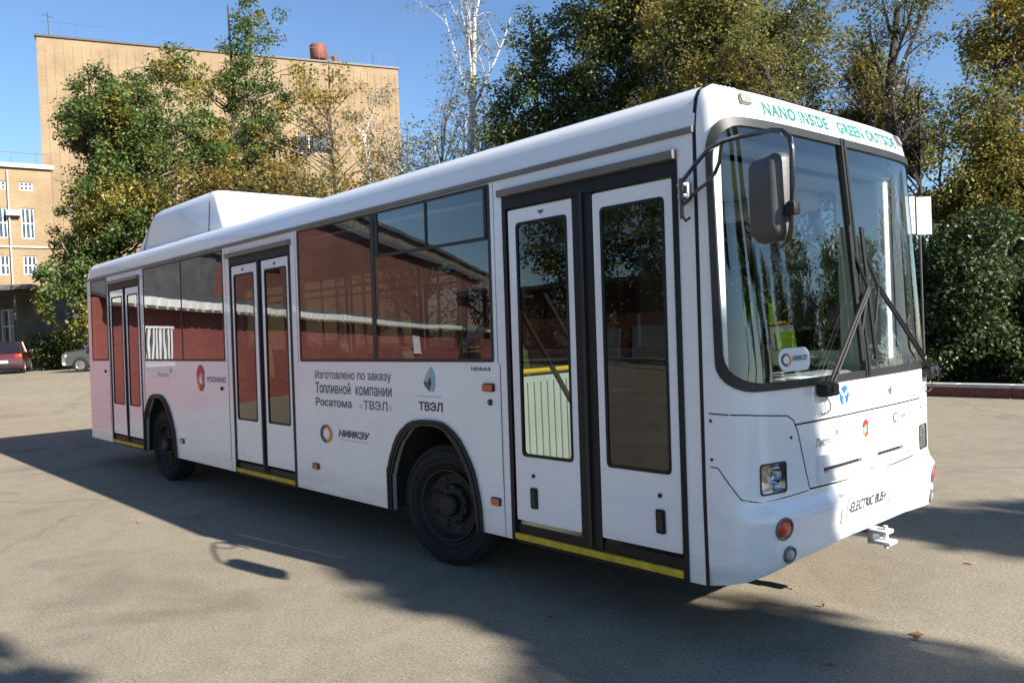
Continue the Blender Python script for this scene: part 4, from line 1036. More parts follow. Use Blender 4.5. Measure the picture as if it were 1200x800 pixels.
tree_px('broadleaf_tree', 'tall airy green tree whose top reaches the upper edge, in front of the brick wall', 45, 272, 0,
        [(20, 345, 42, 60, 0), (0, 290, 52, 60, 0), (35, 400, 30, 40, 0), (-60, 325, 25, 30, 0), (30, 230, 60, 60, -1), (-30, 200, 60, 60, 0), (60, 300, 40, 45, 0), (10, 150, 75, 55, 0)], 430, 410, .28, 'bark', 'leaf_green', 12, per=95, spread=.56, lsize=.08, thresh=.44, every=3)
tree_px('autumn_tree', 'sparse orange leaved tree standing before the small window of the brick building', 42, 388, 0,
        [(-15, 270, 70, 60, 0), (0, 210, 75, 50, 0), (-55, 190, 50, 45, 0), (30, 180, 50, 40, 0), (-10, 320, 35, 30, 0)], 120, 350, .2, 'bark_grey', 'leaf_orange', 13, per=55, spread=.6, lsize=.08, thresh=.42, every=1, tw=2, twl=1.0)
tree_px('autumn_tree', 'low yellow and green tree between the roof pod and the brick building', 39, 300, 0,
        [(0, 200, 60, 45, 0), (60, 180, 60, 45, 0), (-60, 180, 60, 55, 0)], 170, 190, .2, 'bark', 'leaf_mixed', 14, per=80, spread=.6, lsize=.075, thresh=.46)
# birches
def birch(label, depth, px, Hpx, seed, r0, spreadpx, leanx=0, ntw=46, leafy=True, trunks=1, name='birch_tree', bark='birch', leafm='leaf_olive', per=4, lspread=.35, ls=.05, nbr=(13, 5, 5, 3), step=3, fork=.12, low=.25, wide=.75, cat='tree'):
    rg = random.Random(seed); x, y = xy(px+8, depth); s = S(depth); H = Hpx*s
    t = thing(name, label, 'tree', (x, y, gz(x, y)+.15)); mb = MB(); ang = Vector((cR.x, cR.y, 0)).normalized()
    tips = []; fine = MB()
    def grow(p, d_, L, r, dep):
        q = [p]; rs = [r]; c = p.copy(); d_ = d_.copy(); k = 5
        for i in range(k):
            d_ = (d_+Vector((rg.gauss(0, .07), rg.gauss(0, .07), .05 if dep < 2 else -.12))).normalized(); c = c+d_*L/k; q.append(c.copy()); rs.append(r*(1-.75*(i+1)/k))
        (mb if dep < 3 else fine).tube(q, rs, 8 if dep == 0 else (5 if dep < 3 else 3))
        if dep >= 4: tips.append(c); return
        nb = nbr[dep]
        for j in range(nb):
            u = rg.uniform(low if dep == 0 else .2, .98); i = min(k-1, int(u*k)); f = u*k-i; s_ = q[i]*(1-f)+q[i+1]*f
            a = rg.uniform(0, 6.28); dd = (d_*(1.25 if dep < 2 else .7)+Vector((math.cos(a), math.sin(a), .3 if dep < 2 else -.1))*wide).normalized()
            grow(s_, dd, L*((.36, .55, .6, .55)[dep])*rg.uniform(.6, 1.15)*(1.15-u*.5), max(.006, rs[i]*(.42 if dep == 0 else .5)), dep+1)
    for k_ in range(trunks):
        off = Vector((rg.gauss(0, .5), rg.gauss(0, .5), 0)) if k_ else Vector((0, 0, 0))
        grow(off, (Vector((0, 0, 1))+ang*(leanx+fork*k_*(-1)**k_)).normalized(), H*(1-.12*k_), r0*(1-.25*k_), 0)
    mb.build('trunk', bark, t, True, 60); fine.build('twigs', 'bark_grey' if bark == 'birch' else bark, t)
    if leafy: leaves('crown', [tuple(p) for p in tips[::step]], per, lspread, ls, leafm, t, seed)
    return t
birch('bare white birch reaching above the frame left of the dark trees', 30, 527, 430, 21, .24, 60, .02)
birch('slender bare birch with two stems right of the brick building', 33, 487, 290, 22, .17, 40, .0, trunks=2)
birch('thin leaning bare birch at the right end of the brick building', 35, 466, 270, 23, .13, 40, -.14)
# dense dark trees behind the bus roof
tree_px('broadleaf_tree', 'dark green tree with a ragged top, first one right of the birches', 28, 625, 0,
        [(0, 300, 58, 70, 0), (10, 385, 45, 50, 0), (-45, 250, 50, 60, 0), (-60, 330, 18, 18, 0), (50, 260, 70, 80, 1), (-20, 170, 90, 70, 0)], 430, 420, .25, 'bark', 'leaf_dark', 31, per=120, spread=.52, lsize=.06, thresh=.36)
tree_px('broadleaf_tree', 'dark olive tree with orange tufts, behind the middle of the bus roof', 27, 725, 0,
        [(0, 330, 75, 90, 0), (0, 430, 70, 60, 0), (30, 240, 80, 70, 0), (-40, 230, 70, 70, 0)], 620, 440, .25, 'bark', 'leaf_dark', 32, per=110, spread=.52, lsize=.06, thresh=.34)
tree_px('broadleaf_tree', 'thin olive brown tree behind the front part of the bus roof', 25, 810, 0,
        [(0, 330, 70, 80, 0), (20, 420, 80, 60, 0), (0, 240, 80, 60, 0)], 520, 440, .2, 'bark', 'leaf_olive', 33, per=80, spread=.52, lsize=.055, thresh=.36, tw=2, every=2)
tree_px('broadleaf_tree', 'olive tree with many gaps above the kerb side edge of the windscreen', 25, 895, 0,
        [(-10, 370, 70, 60, 0), (20, 300, 60, 50, 0), (60, 400, 60, 40, 0), (-40, 300, 50, 40, 0), (40, 350, 50, 40, 0)], 260, 400, .16, 'bark', 'leaf_olive', 34, per=62, spread=.5, lsize=.052, thresh=.42, tw=2, every=5, twl=.9)
tree_px('broadleaf_tree', 'thin pale olive tree right of the forked bare tree', 24, 1075, 0,
        [(0, 290, 55, 60, 0), (-30, 350, 50, 50, 0), (-60, 270, 50, 40, 0)], 230, 330, .12, 'bark', 'leaf_gold', 38, per=65, spread=.5, lsize=.052, thresh=.42, tw=2, every=5, twl=.9)
birch('half bare tree with a leaning dark trunk above the green lettering', 24, 955, 420, 34, .32, 0, -.28, name='broadleaf_tree', bark='bark', per=15, lspread=.42, ls=.055, step=1, nbr=(9, 6, 5, 3), trunks=2, fork=.25, low=.4)
birch('nearly bare tree with forked dark branches against the sky right of the lettering', 21, 1026, 450, 39, .30, 0, .03, name='broadleaf_tree', bark='bark', per=6, lspread=.3, ls=.045, step=1, nbr=(8, 6, 5, 3), trunks=2, fork=.28, low=.42, wide=.6)
birch('thin branching tree between the leaning tree and the middle of the roof', 26, 870, 430, 40, .2, 0, -.05, name='broadleaf_tree', bark='bark', per=14, lspread=.42, ls=.055, step=1, nbr=(9, 6, 5, 3), trunks=2, fork=.2, low=.4)
tree_px('autumn_tree', 'golden olive tree filling the upper right corner', 21, 1165, 0,
        [(0, 300, 80, 70, 0), (30, 380, 70, 80, 0), (-50, 240, 60, 50, 0), (60, 240, 70, 60, 0), (-10, 200, 90, 50, 0)], 420, 420, .24, 'bark', 'leaf_gold', 36, per=115, spread=.48, lsize=.05, thresh=.40)
tree_px('autumn_tree', 'small rust orange tree showing just above the bus roof lettering', 27, 985, 0,
        [(0, 262, 60, 30, 0)], 45, 250, .1, 'bark', 'leaf_rust', 37, per=60, spread=.5, lsize=.06, thresh=.3)
# understorey trees farther back, so that no gap opens at their feet
bk = [(478, 44, 300, 'leaf_olive', 'bark_grey', 'brown thicket tree between the birches and the brick building'), (560, 40, 330, 'leaf_olive', 'bark_grey', 'brown thicket tree behind the tall white birch'),
      (690, 37, 330, 'leaf_dark', 'bark', 'back row dark tree behind the middle of the roof, left one'), (790, 36, 340, 'leaf_dark', 'bark', 'back row dark tree behind the middle of the roof, right one'),
      (900, 35, 270, 'leaf_olive', 'bark', 'back row olive tree behind the left part of the windscreen top'), (1010, 34, 230, 'leaf_gold', 'bark', 'back row yellowish tree behind the green lettering'),
      (1100, 32, 300, 'leaf_dark', 'bark', 'back row dark tree behind the white notice board'), (1190, 30, 330, 'leaf_dark', 'bark', 'back row dark tree at the right edge')]
for i, (px, dp, hp, lm, bm_, lb) in enumerate(bk):
    tree_px('background_tree', lb, dp, px, 0, [(0, hp*.62, 62, hp*.36, 0), (-30, hp*.32, 60, hp*.3, 0), (35, hp*.3, 60, hp*.3, 0)], 200 if i > 1 else 130, hp*.9, .16, bm_, lm, 50+i, per=70 if i > 1 else 40, spread=.65, lsize=.085, thresh=.38, tw=0 if i > 1 else 2, group='trees of the back row')
# hedge bushes at the right
for i, (px, dp, w_, h_, lm, lb) in enumerate([(1085, 19.5, 62, 175, 'leaf_hedge', 'dark glossy bush under the white notice board'), (1150, 18.6, 70, 215, 'leaf_hedge', 'tall dark glossy bush at the right, left of the last one'), (1225, 17.8, 70, 190, 'leaf_hedge', 'dark glossy bush cut by the right edge'), (1020, 20.5, 60, 160, 'leaf_hedge', 'dark glossy bush seen through the windscreen'), (930, 22, 75, 165, 'leaf_hedge', 'dark bush behind the cab'),
                                                (820, 24, 90, 170, 'leaf_hedge', 'dark bush behind the front doors'), (700, 27, 100, 170, 'leaf_hedge', 'dark bush behind the middle windows')]):
    tree_px('hedge_bush', lb, dp, px, 0, [(0, h_*.45, w_, h_*.5, 0), (-w_*.3, h_*.3, w_*.8, h_*.32, -.6), (w_*.4, h_*.25, w_*.7, h_*.3, -.7)], 260, h_*.7, .06, 'bark', lm, 70+i, per=110, spread=.42, lsize=.05, thresh=.33, trunks=3, every=8, cat='bush', group='bushes along the kerb wall')
# dark scrub at the left under the big tree
for i, (px, dp, w_, h_, lb) in enumerate([(62, 42, 26, 45, 'dark low bush between the red car and the grey car'), (125, 43, 45, 90, 'dark bush behind the rear of the bus'), (215, 41, 60, 130, 'dark bush behind the roof line left of the pod')]):
    tree_px('low_bush', lb, dp, px, 0, [(0, h_*.5, w_, h_*.5, 0)], 110, h_*.5, .05, 'bark', 'leaf_dark', 90+i, per=70, spread=.5, lsize=.07, thresh=.3, trunks=3, every=8, cat='bush', group='low bushes below the left trees')
# trees outside the frame: they throw the two shade patches on the yard and are mirrored in the windscreen
def shade_tree(label, sx, sy, H, blobs, n, seed, per=120, spread=.42):
    x = sx+1.80*H; y = sy+.285*H
    return wood('yard_tree', label, x, y, [(bx, by, bz, rx, ry, rz) for bx, by, bz, rx, ry, rz in blobs], n, H*.93, .2, 'bark', 'leaf_green', seed, per=per, spread=spread, lsize=.09, thresh=.18, z=0)
shade_tree('nearer one of two yard trees standing ahead of the bus, outside the view', -2.3, -1.0, 9.0, [(0, -.52, 8.4, .6, .52, 1.0), (0, -.35, 8.0, .6, .52, .8), (0, -.75, 7.1, .9, .85, 1.1), (0, -1.3, 5.7, 1.0, 1.1, 1.3), (0, -1.9, 4.4, 1.1, 1.3, 1.2)], 480, 41, 120, .30)
shade_tree('farther one of two yard trees standing ahead of the bus, outside the view', -1.5, 2.3, 9.0, [(0, 0, 8.2, .8, .7, .8), (0, .1, 7.1, 1.3, 1.2, 1.3), (0, .0, 5.6, 1.6, 1.5, 1.5)], 420, 42, 110, .35)
shade_tree('slim young yard tree ahead of the bus near the photographer, outside the view', -2.9, -4.15, 8.0, [(0, 0, 8.0, .35, .3, .3), (.1, -.4, 7.2, .6, .4, .6)], 30, 43, 60, .22)
for i, (az, dd, h, lb) in enumerate([(26, 34, 11, 'farthest right green tree of the row mirrored in the windscreen'), (36, 31, 10, 'olive tree of the mirrored row, second from the right end'), (46, 33, 12, 'tallest green tree of the row mirrored in the windscreen'), (55, 30, 10.5, 'olive tree of the mirrored row beside the tallest green one'),
                                       (64, 32, 10, 'green tree in the middle of the row mirrored in the windscreen'), (73, 30, 11, 'olive tree of the mirrored row, second from the hedge end'), (82, 31, 11, 'green tree at the hedge end of the mirrored row')]):
    x, y = dd*math.cos(R_(az)), dd*math.sin(R_(az)); h *= .78
    wood('yard_tree', lb, x, y, [(0, 0, h*.62, h*.27, h*.27, h*.34), (0.5, 0, h*.36, h*.3, h*.3, h*.24)], 200, h*.85, .2, 'bark', 'leaf_olive' if i % 2 else 'leaf_green', 140+i, per=55, spread=.8, lsize=.12, thresh=.37, group='trees beyond the right edge')

# ------------------------------------------------------------------ buildings
def brick_mat(name, c1, c2, mortar, scale=1.0, bands=False, bw=.25, bh=.075):
    m, nt, b = new_mat(name); mp = texco(nt)
    rt = N(nt, 'ShaderNodeMapping'); rt.inputs['Rotation'].default_value = (R_(-90), 0, 0)
    sx = N(nt, 'ShaderNodeSeparateXYZ'); nt.links.new(mp.outputs[0], sx.inputs[0]); cb = N(nt, 'ShaderNodeCombineXYZ')
    ad = N(nt, 'ShaderNodeMath', operation='ADD'); nt.links.new(sx.outputs[0], ad.inputs[0]); nt.links.new(sx.outputs[1], ad.inputs[1])
    nt.links.new(ad.outputs[0], cb.inputs[0]); nt.links.new(sx.outputs[2], cb.inputs[1])
    br = N(nt, 'ShaderNodeTexBrick'); nt.links.new(cb.outputs[0], br.inputs[0]); br.inputs['Scale'].default_value = scale
    br.inputs['Brick Width'].default_value = bw; br.inputs['Row Height'].default_value = bh; br.inputs['Mortar Size'].default_value = .008
    br.inputs['Color1'].default_value = (*c1, 1); br.inputs['Color2'].default_value = (*c2, 1); br.inputs['Mortar'].default_value = (*mortar, 1)
    nz = N(nt, 'ShaderNodeTexNoise'); nz.inputs['Scale'].default_value = .5; nz.inputs['Detail'].default_value = 8; nt.links.new(mp.outputs[0], nz.inputs[0])
    r = ramp(nt, [(.3, (.8, .79, .78)), (.7, (1.1, 1.1, 1.1))]); nt.links.new(nz.outputs[0], r.inputs[0])
    mu = N(nt, 'ShaderNodeMix', data_type='RGBA', blend_type='MULTIPLY'); mu.inputs[0].default_value = 1
    nt.links.new(br.outputs[0], mu.inputs[6]); nt.links.new(r.outputs[0], mu.inputs[7]); o = mu.outputs[2]
    nt.links.new(o, b.inputs['Base Color']); b.inputs['Roughness'].default_value = .9
    return m
M['ybrick'] = brick_mat('yellow_brick', (.29, .205, .115), (.24, .165, .09), (.22, .17, .12))
M['obrick'] = brick_mat('ochre_brick', (.29, .205, .11), (.24, .165, .085), (.22, .17, .12))
M['rbrick'] = brick_mat('red_brick_paint', (.27, .058, .042), (.2, .048, .04), (.2, .09, .08))
M['rbrick2'] = brick_mat('weathered_brick', (.19, .058, .04), (.13, .045, .035), (.12, .08, .07))
M['slate'] = simple('dark_roof_sheet', (.09, .09, .095), .6, var=.25, vscale=2)
M['frame_w'] = simple('white_window_frame', (.75, .75, .74), .5, var=.05)
M['winglass'] = simple('dark_window_glass', (.05, .07, .09), .05, var=.3, coat=1)
M['rust'] = simple('rust_red_tank', (.16, .045, .03), .7, var=.25, vscale=4)
M['shed'] = simple('stained_render', (.16, .145, .12), .9, var=.35, vscale=1.2, bump=.4)
M['railm'] = simple('thin_dark_rail', (.05, .05, .055), .5, var=.1)
def frame_from(pxa, da, pxb, db, pya=400, pyb=400):
    a = at(pxa, pya, da); b_ = at(pxb, pyb, db); dx = Vector((b_.x-a.x, b_.y-a.y, 0)); L = dx.length; dx.normalize()
    return a, math.atan2(dx.y, dx.x), L
def window_part(parent, x0, x1, z0, z1, y, nx=2, nz=2, arch=False):
    mb = MB(); t = .07
    mb.box(x0-.05, x1+.05, y-.06, y+.1, z0-.1, z0-.0).box(x0, x0+t, y-.03, y+.08, z0, z1).box(x1-t, x1, y-.03, y+.08, z0, z1).box(x0+t, x1-t, y-.03, y+.08, z1-t, z1).box(x0+t, x1-t, y-.03, y+.08, z0+.002, z0+t)
    for i in range(1, nx): c = x0+(x1-x0)*i/nx; mb.box(c-.04, c+.04, y-.025, y+.075, z0+t, z1-t)
    for i in range(1, nz): c = z0+(z1-z0)*i/nz; mb.box(x0+t, x1-t, y-.02, y+.07, c-.035, c+.035)
    w_ = mb.build('window', 'frame_w', parent)
    MB().box(x0+.02, x1-.02, y+.02, y+.05, z0+.02, z1-.02).build('pane', 'winglass', w_)
    return w_
# the tall yellow brick block
a, rz, L = frame_from(42, 62, 466, 73.5, 43, 81)
zA = at(42, 43, 62).z; zB = at(466, 81, 73.5).z; HB = (zA+zB)/2
bb = thing('brick_block', 'tall blank yellow brick block with a railed flat roof, behind the left trees', 'building', (a.x, a.y, 0), rz)
wz = at(368, 170, 71)
Tm = Matrix.Translation((-a.x, -a.y, 0)); loc = Matrix.Rotation(-rz, 4, 'Z') @ Vector((wz.x-a.x, wz.y-a.y, 0)); wx = loc.x
wz0, wz1 = at(368, 182, 71).z, at(368, 160, 71).z
def wall_sheet(L_, H_, holes, y0=0, th=.5):
    return sheet([(0, 0), (L_, 0), (L_, H_), (0, H_)], holes, lambda u, v, o: (u, y0+o, v), 0, th)
V, F = wall_sheet(L, HB, [rrect(wx-1.5, wx+1.5, wz0, wz1)])
mb = MB(); mb.add(V, F); mb.box(-.0, .5, .5, 22, 0, HB).box(L-.5, L, .5, 22, 0, HB).box(.5, L-.5, 21.5, 22, 0, HB).box(.5, L-.5, .5, 21.5, HB-.6, HB-.4)
mb.build('wall', 'ybrick', bb)
mb = MB(); i = .6
x = .6
while x < L: mb.box(x-.035, x+.035, -.03, .0, 3, HB-.5); x += .62
mb.build('vertical_ribs', 'obrick', bb)
MB().box(-.12, L+.12, -.12, .6, HB, HB+.16).box(-.12, .6, .6, 22, HB, HB+.16).box(L-.45, L+.12, .6, 22, HB, HB+.16).build('parapet_cap', 'railm', bb)
window_part(bb, wx-1.5, wx+1.5, wz0, wz1, .12, 3, 1)
mb = MB()
for x in np.arange(.5, L, 1.1): mb.box(x-.009, x+.009, .9, .92, HB+.1, HB+1.5)
mb.box(0, L, .9, .92, HB+1.48, HB+1.5); mb.build('roof_railing', 'railm', bb)
def on_roof(px, dep): 
    q = at(px, 200, dep); l_ = Matrix.Rotation(-rz, 4, 'Z') @ Vector((q.x-a.x, q.y-a.y, 0)); return l_.x
vx = on_roof(366, 71)+1.7
MB().lathe([(.45, HB), (.45, HB+1.5), (.66, HB+1.5), (.74, HB+1.62), (.76, HB+2.7), (.68, HB+2.82), (.001, HB+2.86)], 24, Matrix.Translation((vx, 4, 0))).build('roof_ventilator', 'rust', bb, True)
vx = on_roof(388, 71)+1.7; MB().lathe([(.2, HB), (.2, HB+1.0), (.28, HB+1.0), (.28, HB+1.9), (.001, HB+1.95)], 16, Matrix.Translation((vx, 4, 0))).build('small_ventilator', 'rust', bb, True)
vx = on_roof(65, 64); MB().tube([(vx, 2, HB), (vx, 2, HB+2.6)], .03, 6).tube([(vx-.4, 2, HB+2.4), (vx+.4, 2, HB+2.2)], .02, 6).tube([(on_roof(450, 73), 2, HB), (on_roof(450, 73), 2, HB+2)], .025, 6).build('antenna', 'railm', bb)
# the farther ochre building at the left edge
a2, rz2, L2 = frame_from(-90, 55, 62, 59.5, 250, 250)
H2 = at(20, 196, 58).z
ob = thing('office_building', 'ochre brick building with tall white framed windows at the left edge', 'building', (a2.x, a2.y, 0), rz2)
def lx2(px): q = at(px, 300, 58); l_ = Matrix.Rotation(-rz2, 4, 'Z') @ Vector((q.x-a2.x, q.y-a2.y, 0)); return l_.x
zz = lambda py: at(20, py, 58).z
rects = []
for px0, px1 in ((-72, -54), (-40, -22), (-6, 11), (28, 45)):
    for p0, p1 in ((279, 243), (322, 299), (222, 212)): rects.append((lx2(px0), lx2(px1), zz(p0), zz(p1)))
rects = [r for r in rects if r[1] < L2-.2]
V, F = wall_sheet(L2, H2, [rrect(*r) for r in rects]); mb = MB(); mb.add(V, F); mb.box(0, .5, .5, 9, 0, H2).box(L2-.5, L2, .5, 9, 0, H2).box(.5, L2-.5, 8.5, 9, 0, H2).box(.5, L2-.5, .5, 8.5, H2-.7, H2-.4); mb.build('wall', 'obrick', ob)
for r in rects: window_part(ob, *r, .12, 3, 2)
MB().box(-.2, L2+.2, -.25, .6, H2, H2+.3).build('parapet_cap', 'conc', ob)
MB().box(-.05, L2, -.12, 0, zz(290), zz(288)).build('string_course', 'conc', ob)
px_ = lx2(13); MB().tube([(px_, -.15, 3), (px_, -.15, H2-.2)], .055, 8).build('drain_pipe', 'conc', ob)
ax = lx2(18); MB().box(ax-.45, ax+.45, -.5, 0, zz(253), zz(247), .03).build('air_conditioner', 'frame_w', ob)
mb = MB()
for x in np.arange(.5, L2, 1.6): mb.box(x-.025, x+.025, .9, .95, H2+.2, H2+1.3)
mb.box(0, L2, .9, .95, H2+1.25, H2+1.3); mb.tube([(lx2(4), 2, H2), (lx2(4), 2, H2+3)], .06, 6); mb.build('roof_railing', 'railm', ob)
# dark shed with a canopy behind the parked cars
a3, rz3, L3 = frame_from(-110, 47, 108, 49)
sh = thing('shed_building', 'dark low shed with a jutting sheet canopy behind the red car', 'shed', (a3.x, a3.y, gz(a3.x, a3.y)), rz3)
g0 = gz(a3.x, a3.y)
def lx3(px): q = at(px, 400, 48); l_ = Matrix.Rotation(-rz3, 4, 'Z') @ Vector((q.x-a3.x, q.y-a3.y, 0)); return l_.x
zs = lambda py: at(20, py, 48).z-g0
dr_ = rrect(lx3(2), lx3(20), zs(402), zs(362)); dr2 = rrect(lx3(-60), lx3(-40), zs(402), zs(362))
V, F = wall_sheet(L3, zs(345), [dr_, dr2], 0, .3); mb = MB(); mb.add(V, F); mb.box(0, .3, .3, 7, 0, zs(345)).box(L3-.3, L3, .3, 7, 0, zs(345)); mb.build('wall', 'shed', sh)
for r in (dr_, dr2): window_part(sh, r[0][0], r[1][0], r[0][1], r[2][1], .1, 2, 2)
MB().box(-.3, L3*.80, -3.5, 7.2, zs(343), zs(338)).build('roof', 'slate', sh)
mb = MB(); mb.box(-.3, L3*.70, -3.8, -.2, zs(352)+.4, zs(352)+.55, 0, Matrix.Rotation(0, 4, 'X'))
for i in range(60): mb.box(i*.13*L3/12, i*.13*L3/12+.05, -3.81, -.3, zs(352)+.55, zs(352)+.58) if i*.13*L3/12 < L3*.68 else None
mb.build('canopy', 'slate', sh)
mb = MB()
for x in (lx3(-80), lx3(-20), lx3(44)): mb.tube([(x, -3.6, 0), (x, -3.6, zs(350))], .08, 8)
mb.build('canopy_post', 'railm', sh)
# low red workshop behind the photographer: it is what the side windows mirror
A_ = Vector((-17.6, -2.9, 0)); B_ = Vector((-62, -57.5, 0)); dv = (B_-A_); L4 = dv.length; rz4 = math.atan2(dv.y, dv.x)
ws = thing('workshop_building', 'red painted brick workshop with pale eaves and barred windows, mirrored in the bus windows', 'building', (A_.x, A_.y, 0), rz4)
# local +Y must point away from the bus: the wall faces local -Y or +Y depending on the turn
sg = 1 if (Matrix.Rotation(rz4, 4, 'Z') @ Vector((0, 1, 0))).x < 0 else -1
mb = MB(); mb.box(0, L4, min(0, sg*2.2), max(0, sg*2.2), 0, 3.0).box(3, L4, min(sg*2.22, sg*5), max(sg*2.22, sg*5), 0, 3.0); mb.build('wall', 'rbrick', ws)
mb = MB(); mb.box(3, L4, min(sg*3.5, sg*5), max(sg*3.5, sg*5), 3.4, 5.3).box(17, L4, min(sg*5.02, sg*7), max(sg*5.02, sg*7), 3.5, 8.6); mb.build('upper_wall', 'rbrick2', ws)
mb = MB(); P = [(-.2, -sg*.5, 3.02), (L4, -sg*.5, 3.02), (L4, sg*3.4, 3.75), (2.2, sg*3.4, 3.75)]; mb.add(P+[(x, y, z-.08) for x, y, z in P], [(0, 1, 2, 3), (7, 6, 5, 4), (0, 4, 5, 1), (1, 5, 6, 2), (2, 6, 7, 3), (3, 7, 4, 0)]); mb.box(3, 17, min(sg*3.2, sg*6), max(sg*3.2, sg*6), 5.3, 5.55).box(17, L4, min(sg*4.5, sg*7.5), max(sg*4.5, sg*7.5), 8.6, 8.9).box(3, 11.5, min(sg*3.4, sg*3.46), max(sg*3.4, sg*3.46), 3.6, 5.25); mb.build('roof', 'slate', ws)
mb = MB()
for x in np.arange(-.2, L4, .45): mb.box(x, x+.3, min(-sg*.62, -sg*.5), max(-sg*.62, -sg*.5), 2.86, 3.06)
mb.box(-.2, L4, min(-sg*.5, -sg*.42), max(-sg*.5, -sg*.42), 2.8, 2.98); mb.build('eaves_board', 'frame_w', ws)
for x in (1.7, 26.0, 38.0):
    mb = MB(); y = -sg*.06
    for k in range(8): mb.box(x+k*.17-.022, x+k*.17+.022, min(y*1.5, y*2), max(y*1.5, y*2), 1.42, 2.36)
    for z in (1.40, 2.36): mb.box(x-.05, x+1.25, min(y, y*2.2), max(y, y*2.2), z-.03, z+.03)
    g_ = mb.build('window', 'frame_w', ws)
    MB().box(x, x+1.2, min(0, y*.6), max(0, y*.6), 1.42, 2.34).build('pane', 'winglass', g_)
gb = thing('garage_building', 'long dark brick garage row across the yard, mirrored in the door glass', 'building', (0, -46, 0), 0)
mb = MB(); mb.box(-72, 12, -9, 0, 0, 6.5); mb.build('wall', 'rbrick2', gb); MB().box(-72.5, 12.5, -9.5, .7, 6.5, 6.85).build('roof', 'slate', gb)
for k in range(12): MB().box(-42+k*4.4, -38.8+k*4.4, .0, .06, 0, 3).build('gate', 'dash', gb)
hb = thing('sky_hiding_hall', 'unseen grey hall added behind the red workshop to hide sky from the bus windows', 'building', (A_.x, A_.y, 0), rz4)  # added hall, never in view: darkens the upper window reflections by covering the sky
mb = MB(); mb.box(18, 135, min(sg*14, sg*24), max(sg*14, sg*24), 0, 14); mb.build('wall', 'shed', hb)
MB().box(17.5, 135.5, min(sg*13.5, sg*24.5), max(sg*13.5, sg*24.5), 14, 14.4).build('roof', 'slate', hb)
for i, (x, y, h, lb) in enumerate([(-24, -33, 13, 'leafy tree before the red workshop, mirrored in the second front door leaf'), (-31, -33, 12, 'leafy tree before the red workshop, mirrored in the first front door leaf'), (-18, -38, 14, 'leafy tree nearest the bus line, mirrored at the front door edge')]):
    wood('yard_tree', lb, x, y, [(0, 0, h*.62, h*.26, h*.26, h*.36)], 200, h*.85, .2, 'bark', 'leaf_dark', 160+i, per=50, spread=.85, lsize=.12, thresh=.36, group='trees before the red workshop')

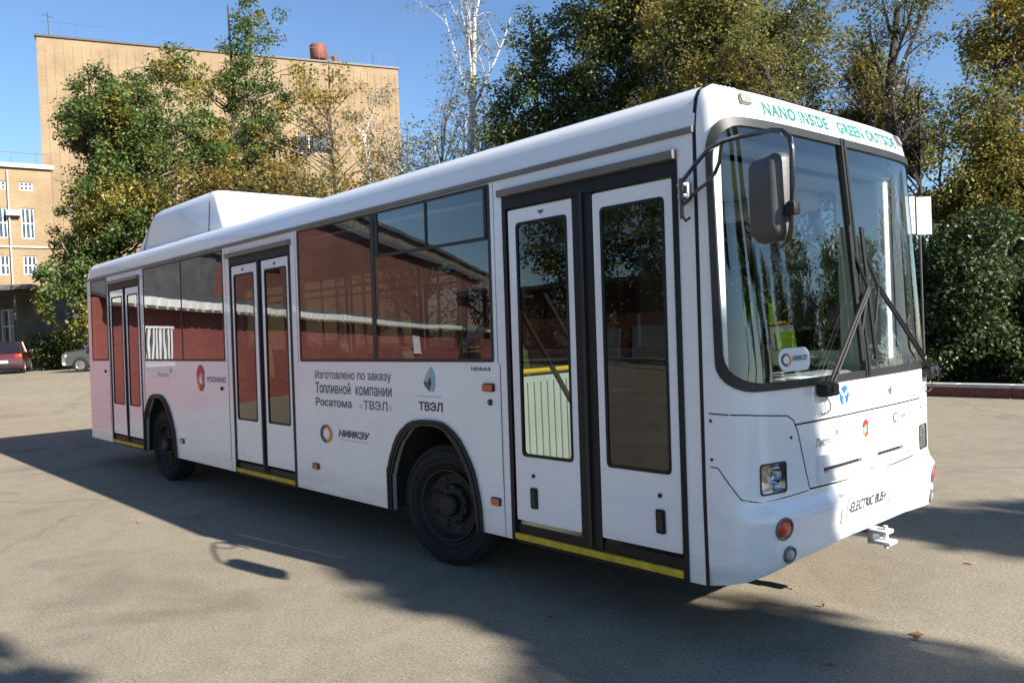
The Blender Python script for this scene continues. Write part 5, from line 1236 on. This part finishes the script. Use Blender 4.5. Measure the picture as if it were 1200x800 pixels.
# ------------------------------------------------------------------ notice board, cars
nx_, ny_ = xy(1083, 16.2); g = 0
s16 = S(16.2)
M['board'] = simple('sheet_board', (.5, .5, .5), .6, var=.1)
nb = thing('notice_board', 'white sheet notice board on a thin post right of the windscreen', 'sign board', (nx_, ny_, .15), math.atan2(cR.y, cR.x)-R_(0))
zt, zb_ = at(1083, 230, 16.2).z-.15, at(1083, 274, 16.2).z-.15
MB().tube([(0, .02, 0), (0, .02, zt-.05)], .022, 8).build('post', 'railm', nb, True)
MB().box(-.36, -.10, -.02, .0, zb_, zt, .004).build('panel', 'board', nb); MB().box(-.07, .22, -.02, .0, zb_-.02, zt-.02, .004).build('panel', 'board', nb)
def car(label, px, depth, heading, L_, W_, H_, matn, kind, plate=False):
    x, y = xy(px, depth); t = thing('parked_car', label, 'car', (x, y, gz(x, y)), heading, 'cars parked at the far left')
    h = L_/2; gr = .18
    if kind == 'hatch': prof = [(-h, .35), (-h+.02, .78), (-h+.12, .98), (-h*.25-.45, 1.0), (h-.75, .92), (h-.12, .74), (h, .5), (h-.03, gr+.05), (-h+.08, gr+.05)]; roof = [(-h+.08, .95), (-h+.42, H_-.06), (-h+.9, H_), (.1, H_), (.55, H_-.08), (1.25, .97)]
    else: prof = [(-h, .45), (-h+.02, .98), (-h+.05, 1.08), (h-1.15, 1.06), (h-.2, .92), (h-.02, .78), (h, .45), (h-.05, gr+.12), (-h+.08, gr+.12)]; roof = [(-h+.05, 1.04), (-h+.25, H_-.06), (-h+.7, H_), (.3, H_), (.6, H_-.08), (1.2, 1.04)]
    w2 = W_/2
    bodyp = []
    for x0, z0 in prof: bodyp.append((x0, z0))
    V = []; F = []; cols = [(-w2, .0), (-w2+.04, 1), (w2-.04, 1), (w2, 0)]
    ring = bodyp; n = len(ring)
    for yy, k in ((-w2+.10, .94), (-w2, 1), (w2, 1), (w2-.10, .94)):
        for x0, z0 in ring: V.append((x0*k if abs(x0) > h*.8 else x0, yy, .6+(z0-.6)*(1 if k == 1 else .95)))
    for i in range(3):
        for j in range(n): F.append((i*n+j, i*n+(j+1) % n, (i+1)*n+(j+1) % n, (i+1)*n+j))
    F.append(tuple(range(n))[::-1]); F.append(tuple(3*n+j for j in range(n)))
    body = obj('body', V, F, matn, t, True, 40); md = body.modifiers.new('b', 'BEVEL'); md.width = .03; md.segments = 2; md.angle_limit = R_(30)
    V = []; F = []; n = len(roof)
    for yy in (-1, 1):
        for x0, z0 in roof: V.append((x0, yy*(w2-.05-.16*max(0, (z0-.97)/(H_-.97))), z0))
    F = [tuple(range(n))[::-1], tuple(range(n, 2*n))]+[(j, (j+1) % n, n+(j+1) % n, n+j) for j in range(n)]
    obj('cabin', V, F, 'gloss_black', t, True, 30)
    V = []; F = []; rf = roof[1:5]; n = len(rf)
    for yy in (-1, 1):
        for x0, z0 in rf: V.append((x0, yy*(w2-.05-.16*max(0, (z0-.97)/(H_-.97))+.006), z0+.012))
    F = [(j, j+1, n+j+1, n+j) for j in range(n-1)]
    V2 = V+[(a_, b_, c_-.05) for a_, b_, c_ in V]; F2 = F+[tuple(2*n+i for i in f[::-1]) for f in F]+[(j, 2*n+j, 2*n+j+1, j+1) for j in range(n-1)]+[(n+j, n+j+1, 3*n+j+1, 3*n+j) for j in range(n-1)]
    obj('roof', V2, F2, matn, t, True, 40)
    for s in (-1, 1):
        mb = MB()
        for (xa, za), (xb, zb2) in ((roof[0], roof[1]), (roof[4], roof[5]), ((-.25, .97), (-.2, H_-.02))):
            f = lambda zz_: s*(w2-.05-.16*max(0, (zz_-.97)/(H_-.97))+.004)
            mb.tube([(xa, f(za), za), (xb, f(zb2), zb2)], .035, 6)
        mb.build('pillar', matn, t, True)
        for x0 in (-h+.75, h-.8):
            T = Matrix.Translation((x0, s*(w2-.02), .32)) @ Matrix.Rotation(R_(-90*s), 4, 'X')
            w_ = MB().lathe([(.20, -.18), (.31, -.17), (.32, -.1), (.32, -.03), (.30, .012), (.21, .012), (.2, -.02)], 28, T).build('wheel', 'tyre', t, True, 35)
            mb = MB(); mb.lathe([(.205, -.0), (.19, -.03), (.05, -.01), (.001, -.01)], 20, T)
            mb.build('rim', 'metal', w_, True, 30)
        MB().box(-h-.008, -h+.12, min(s*(w2-.32), s*(w2-.06)), max(s*(w2-.32), s*(w2-.06)), .72, .9, .02).build('tail_lamp', 'redlens', t, True)
        MB().box(h-.2, h-.0, min(s*(w2-.42), s*(w2-.08)), max(s*(w2-.42), s*(w2-.08)), .66, .8, .02).build('headlight', 'whitelens', t, True)
        MB().box(.75, .95, min(s*(w2-.03), s*(w2+.13)), max(s*(w2-.03), s*(w2+.13)), .95, 1.08, .03).build('door_mirror', matn, t, True)
    if plate: MB().box(-h-.025, -h-.005, -.26, .26, .5, .62, .004).build('number_plate', 'white', t)
    MB().box(-h-.02, -h+.1, -w2+.15, w2-.15, gr+.1, gr+.26, .02).build('rear_bumper_trim', 'black', t)
    return t
M['redcar'] = simple('red_car_paint', (.055, .004, .007), .3, coat=.8, var=.05); M['greycar'] = simple('silver_car_paint', (.10, .105, .11), .28, metal=.5, coat=.8, var=.05)
hd = math.atan2(cF.y, cF.x)
car('dark red hatchback parked at the left edge, seen from behind', 8, 39, hd+R_(24), 3.9, 1.7, 1.47, 'redcar', 'hatch', True)
car('silver grey sport utility car half hidden behind the rear of the bus', 141, 37, hd+R_(95), 4.4, 1.8, 1.72, 'greycar', 'suv')
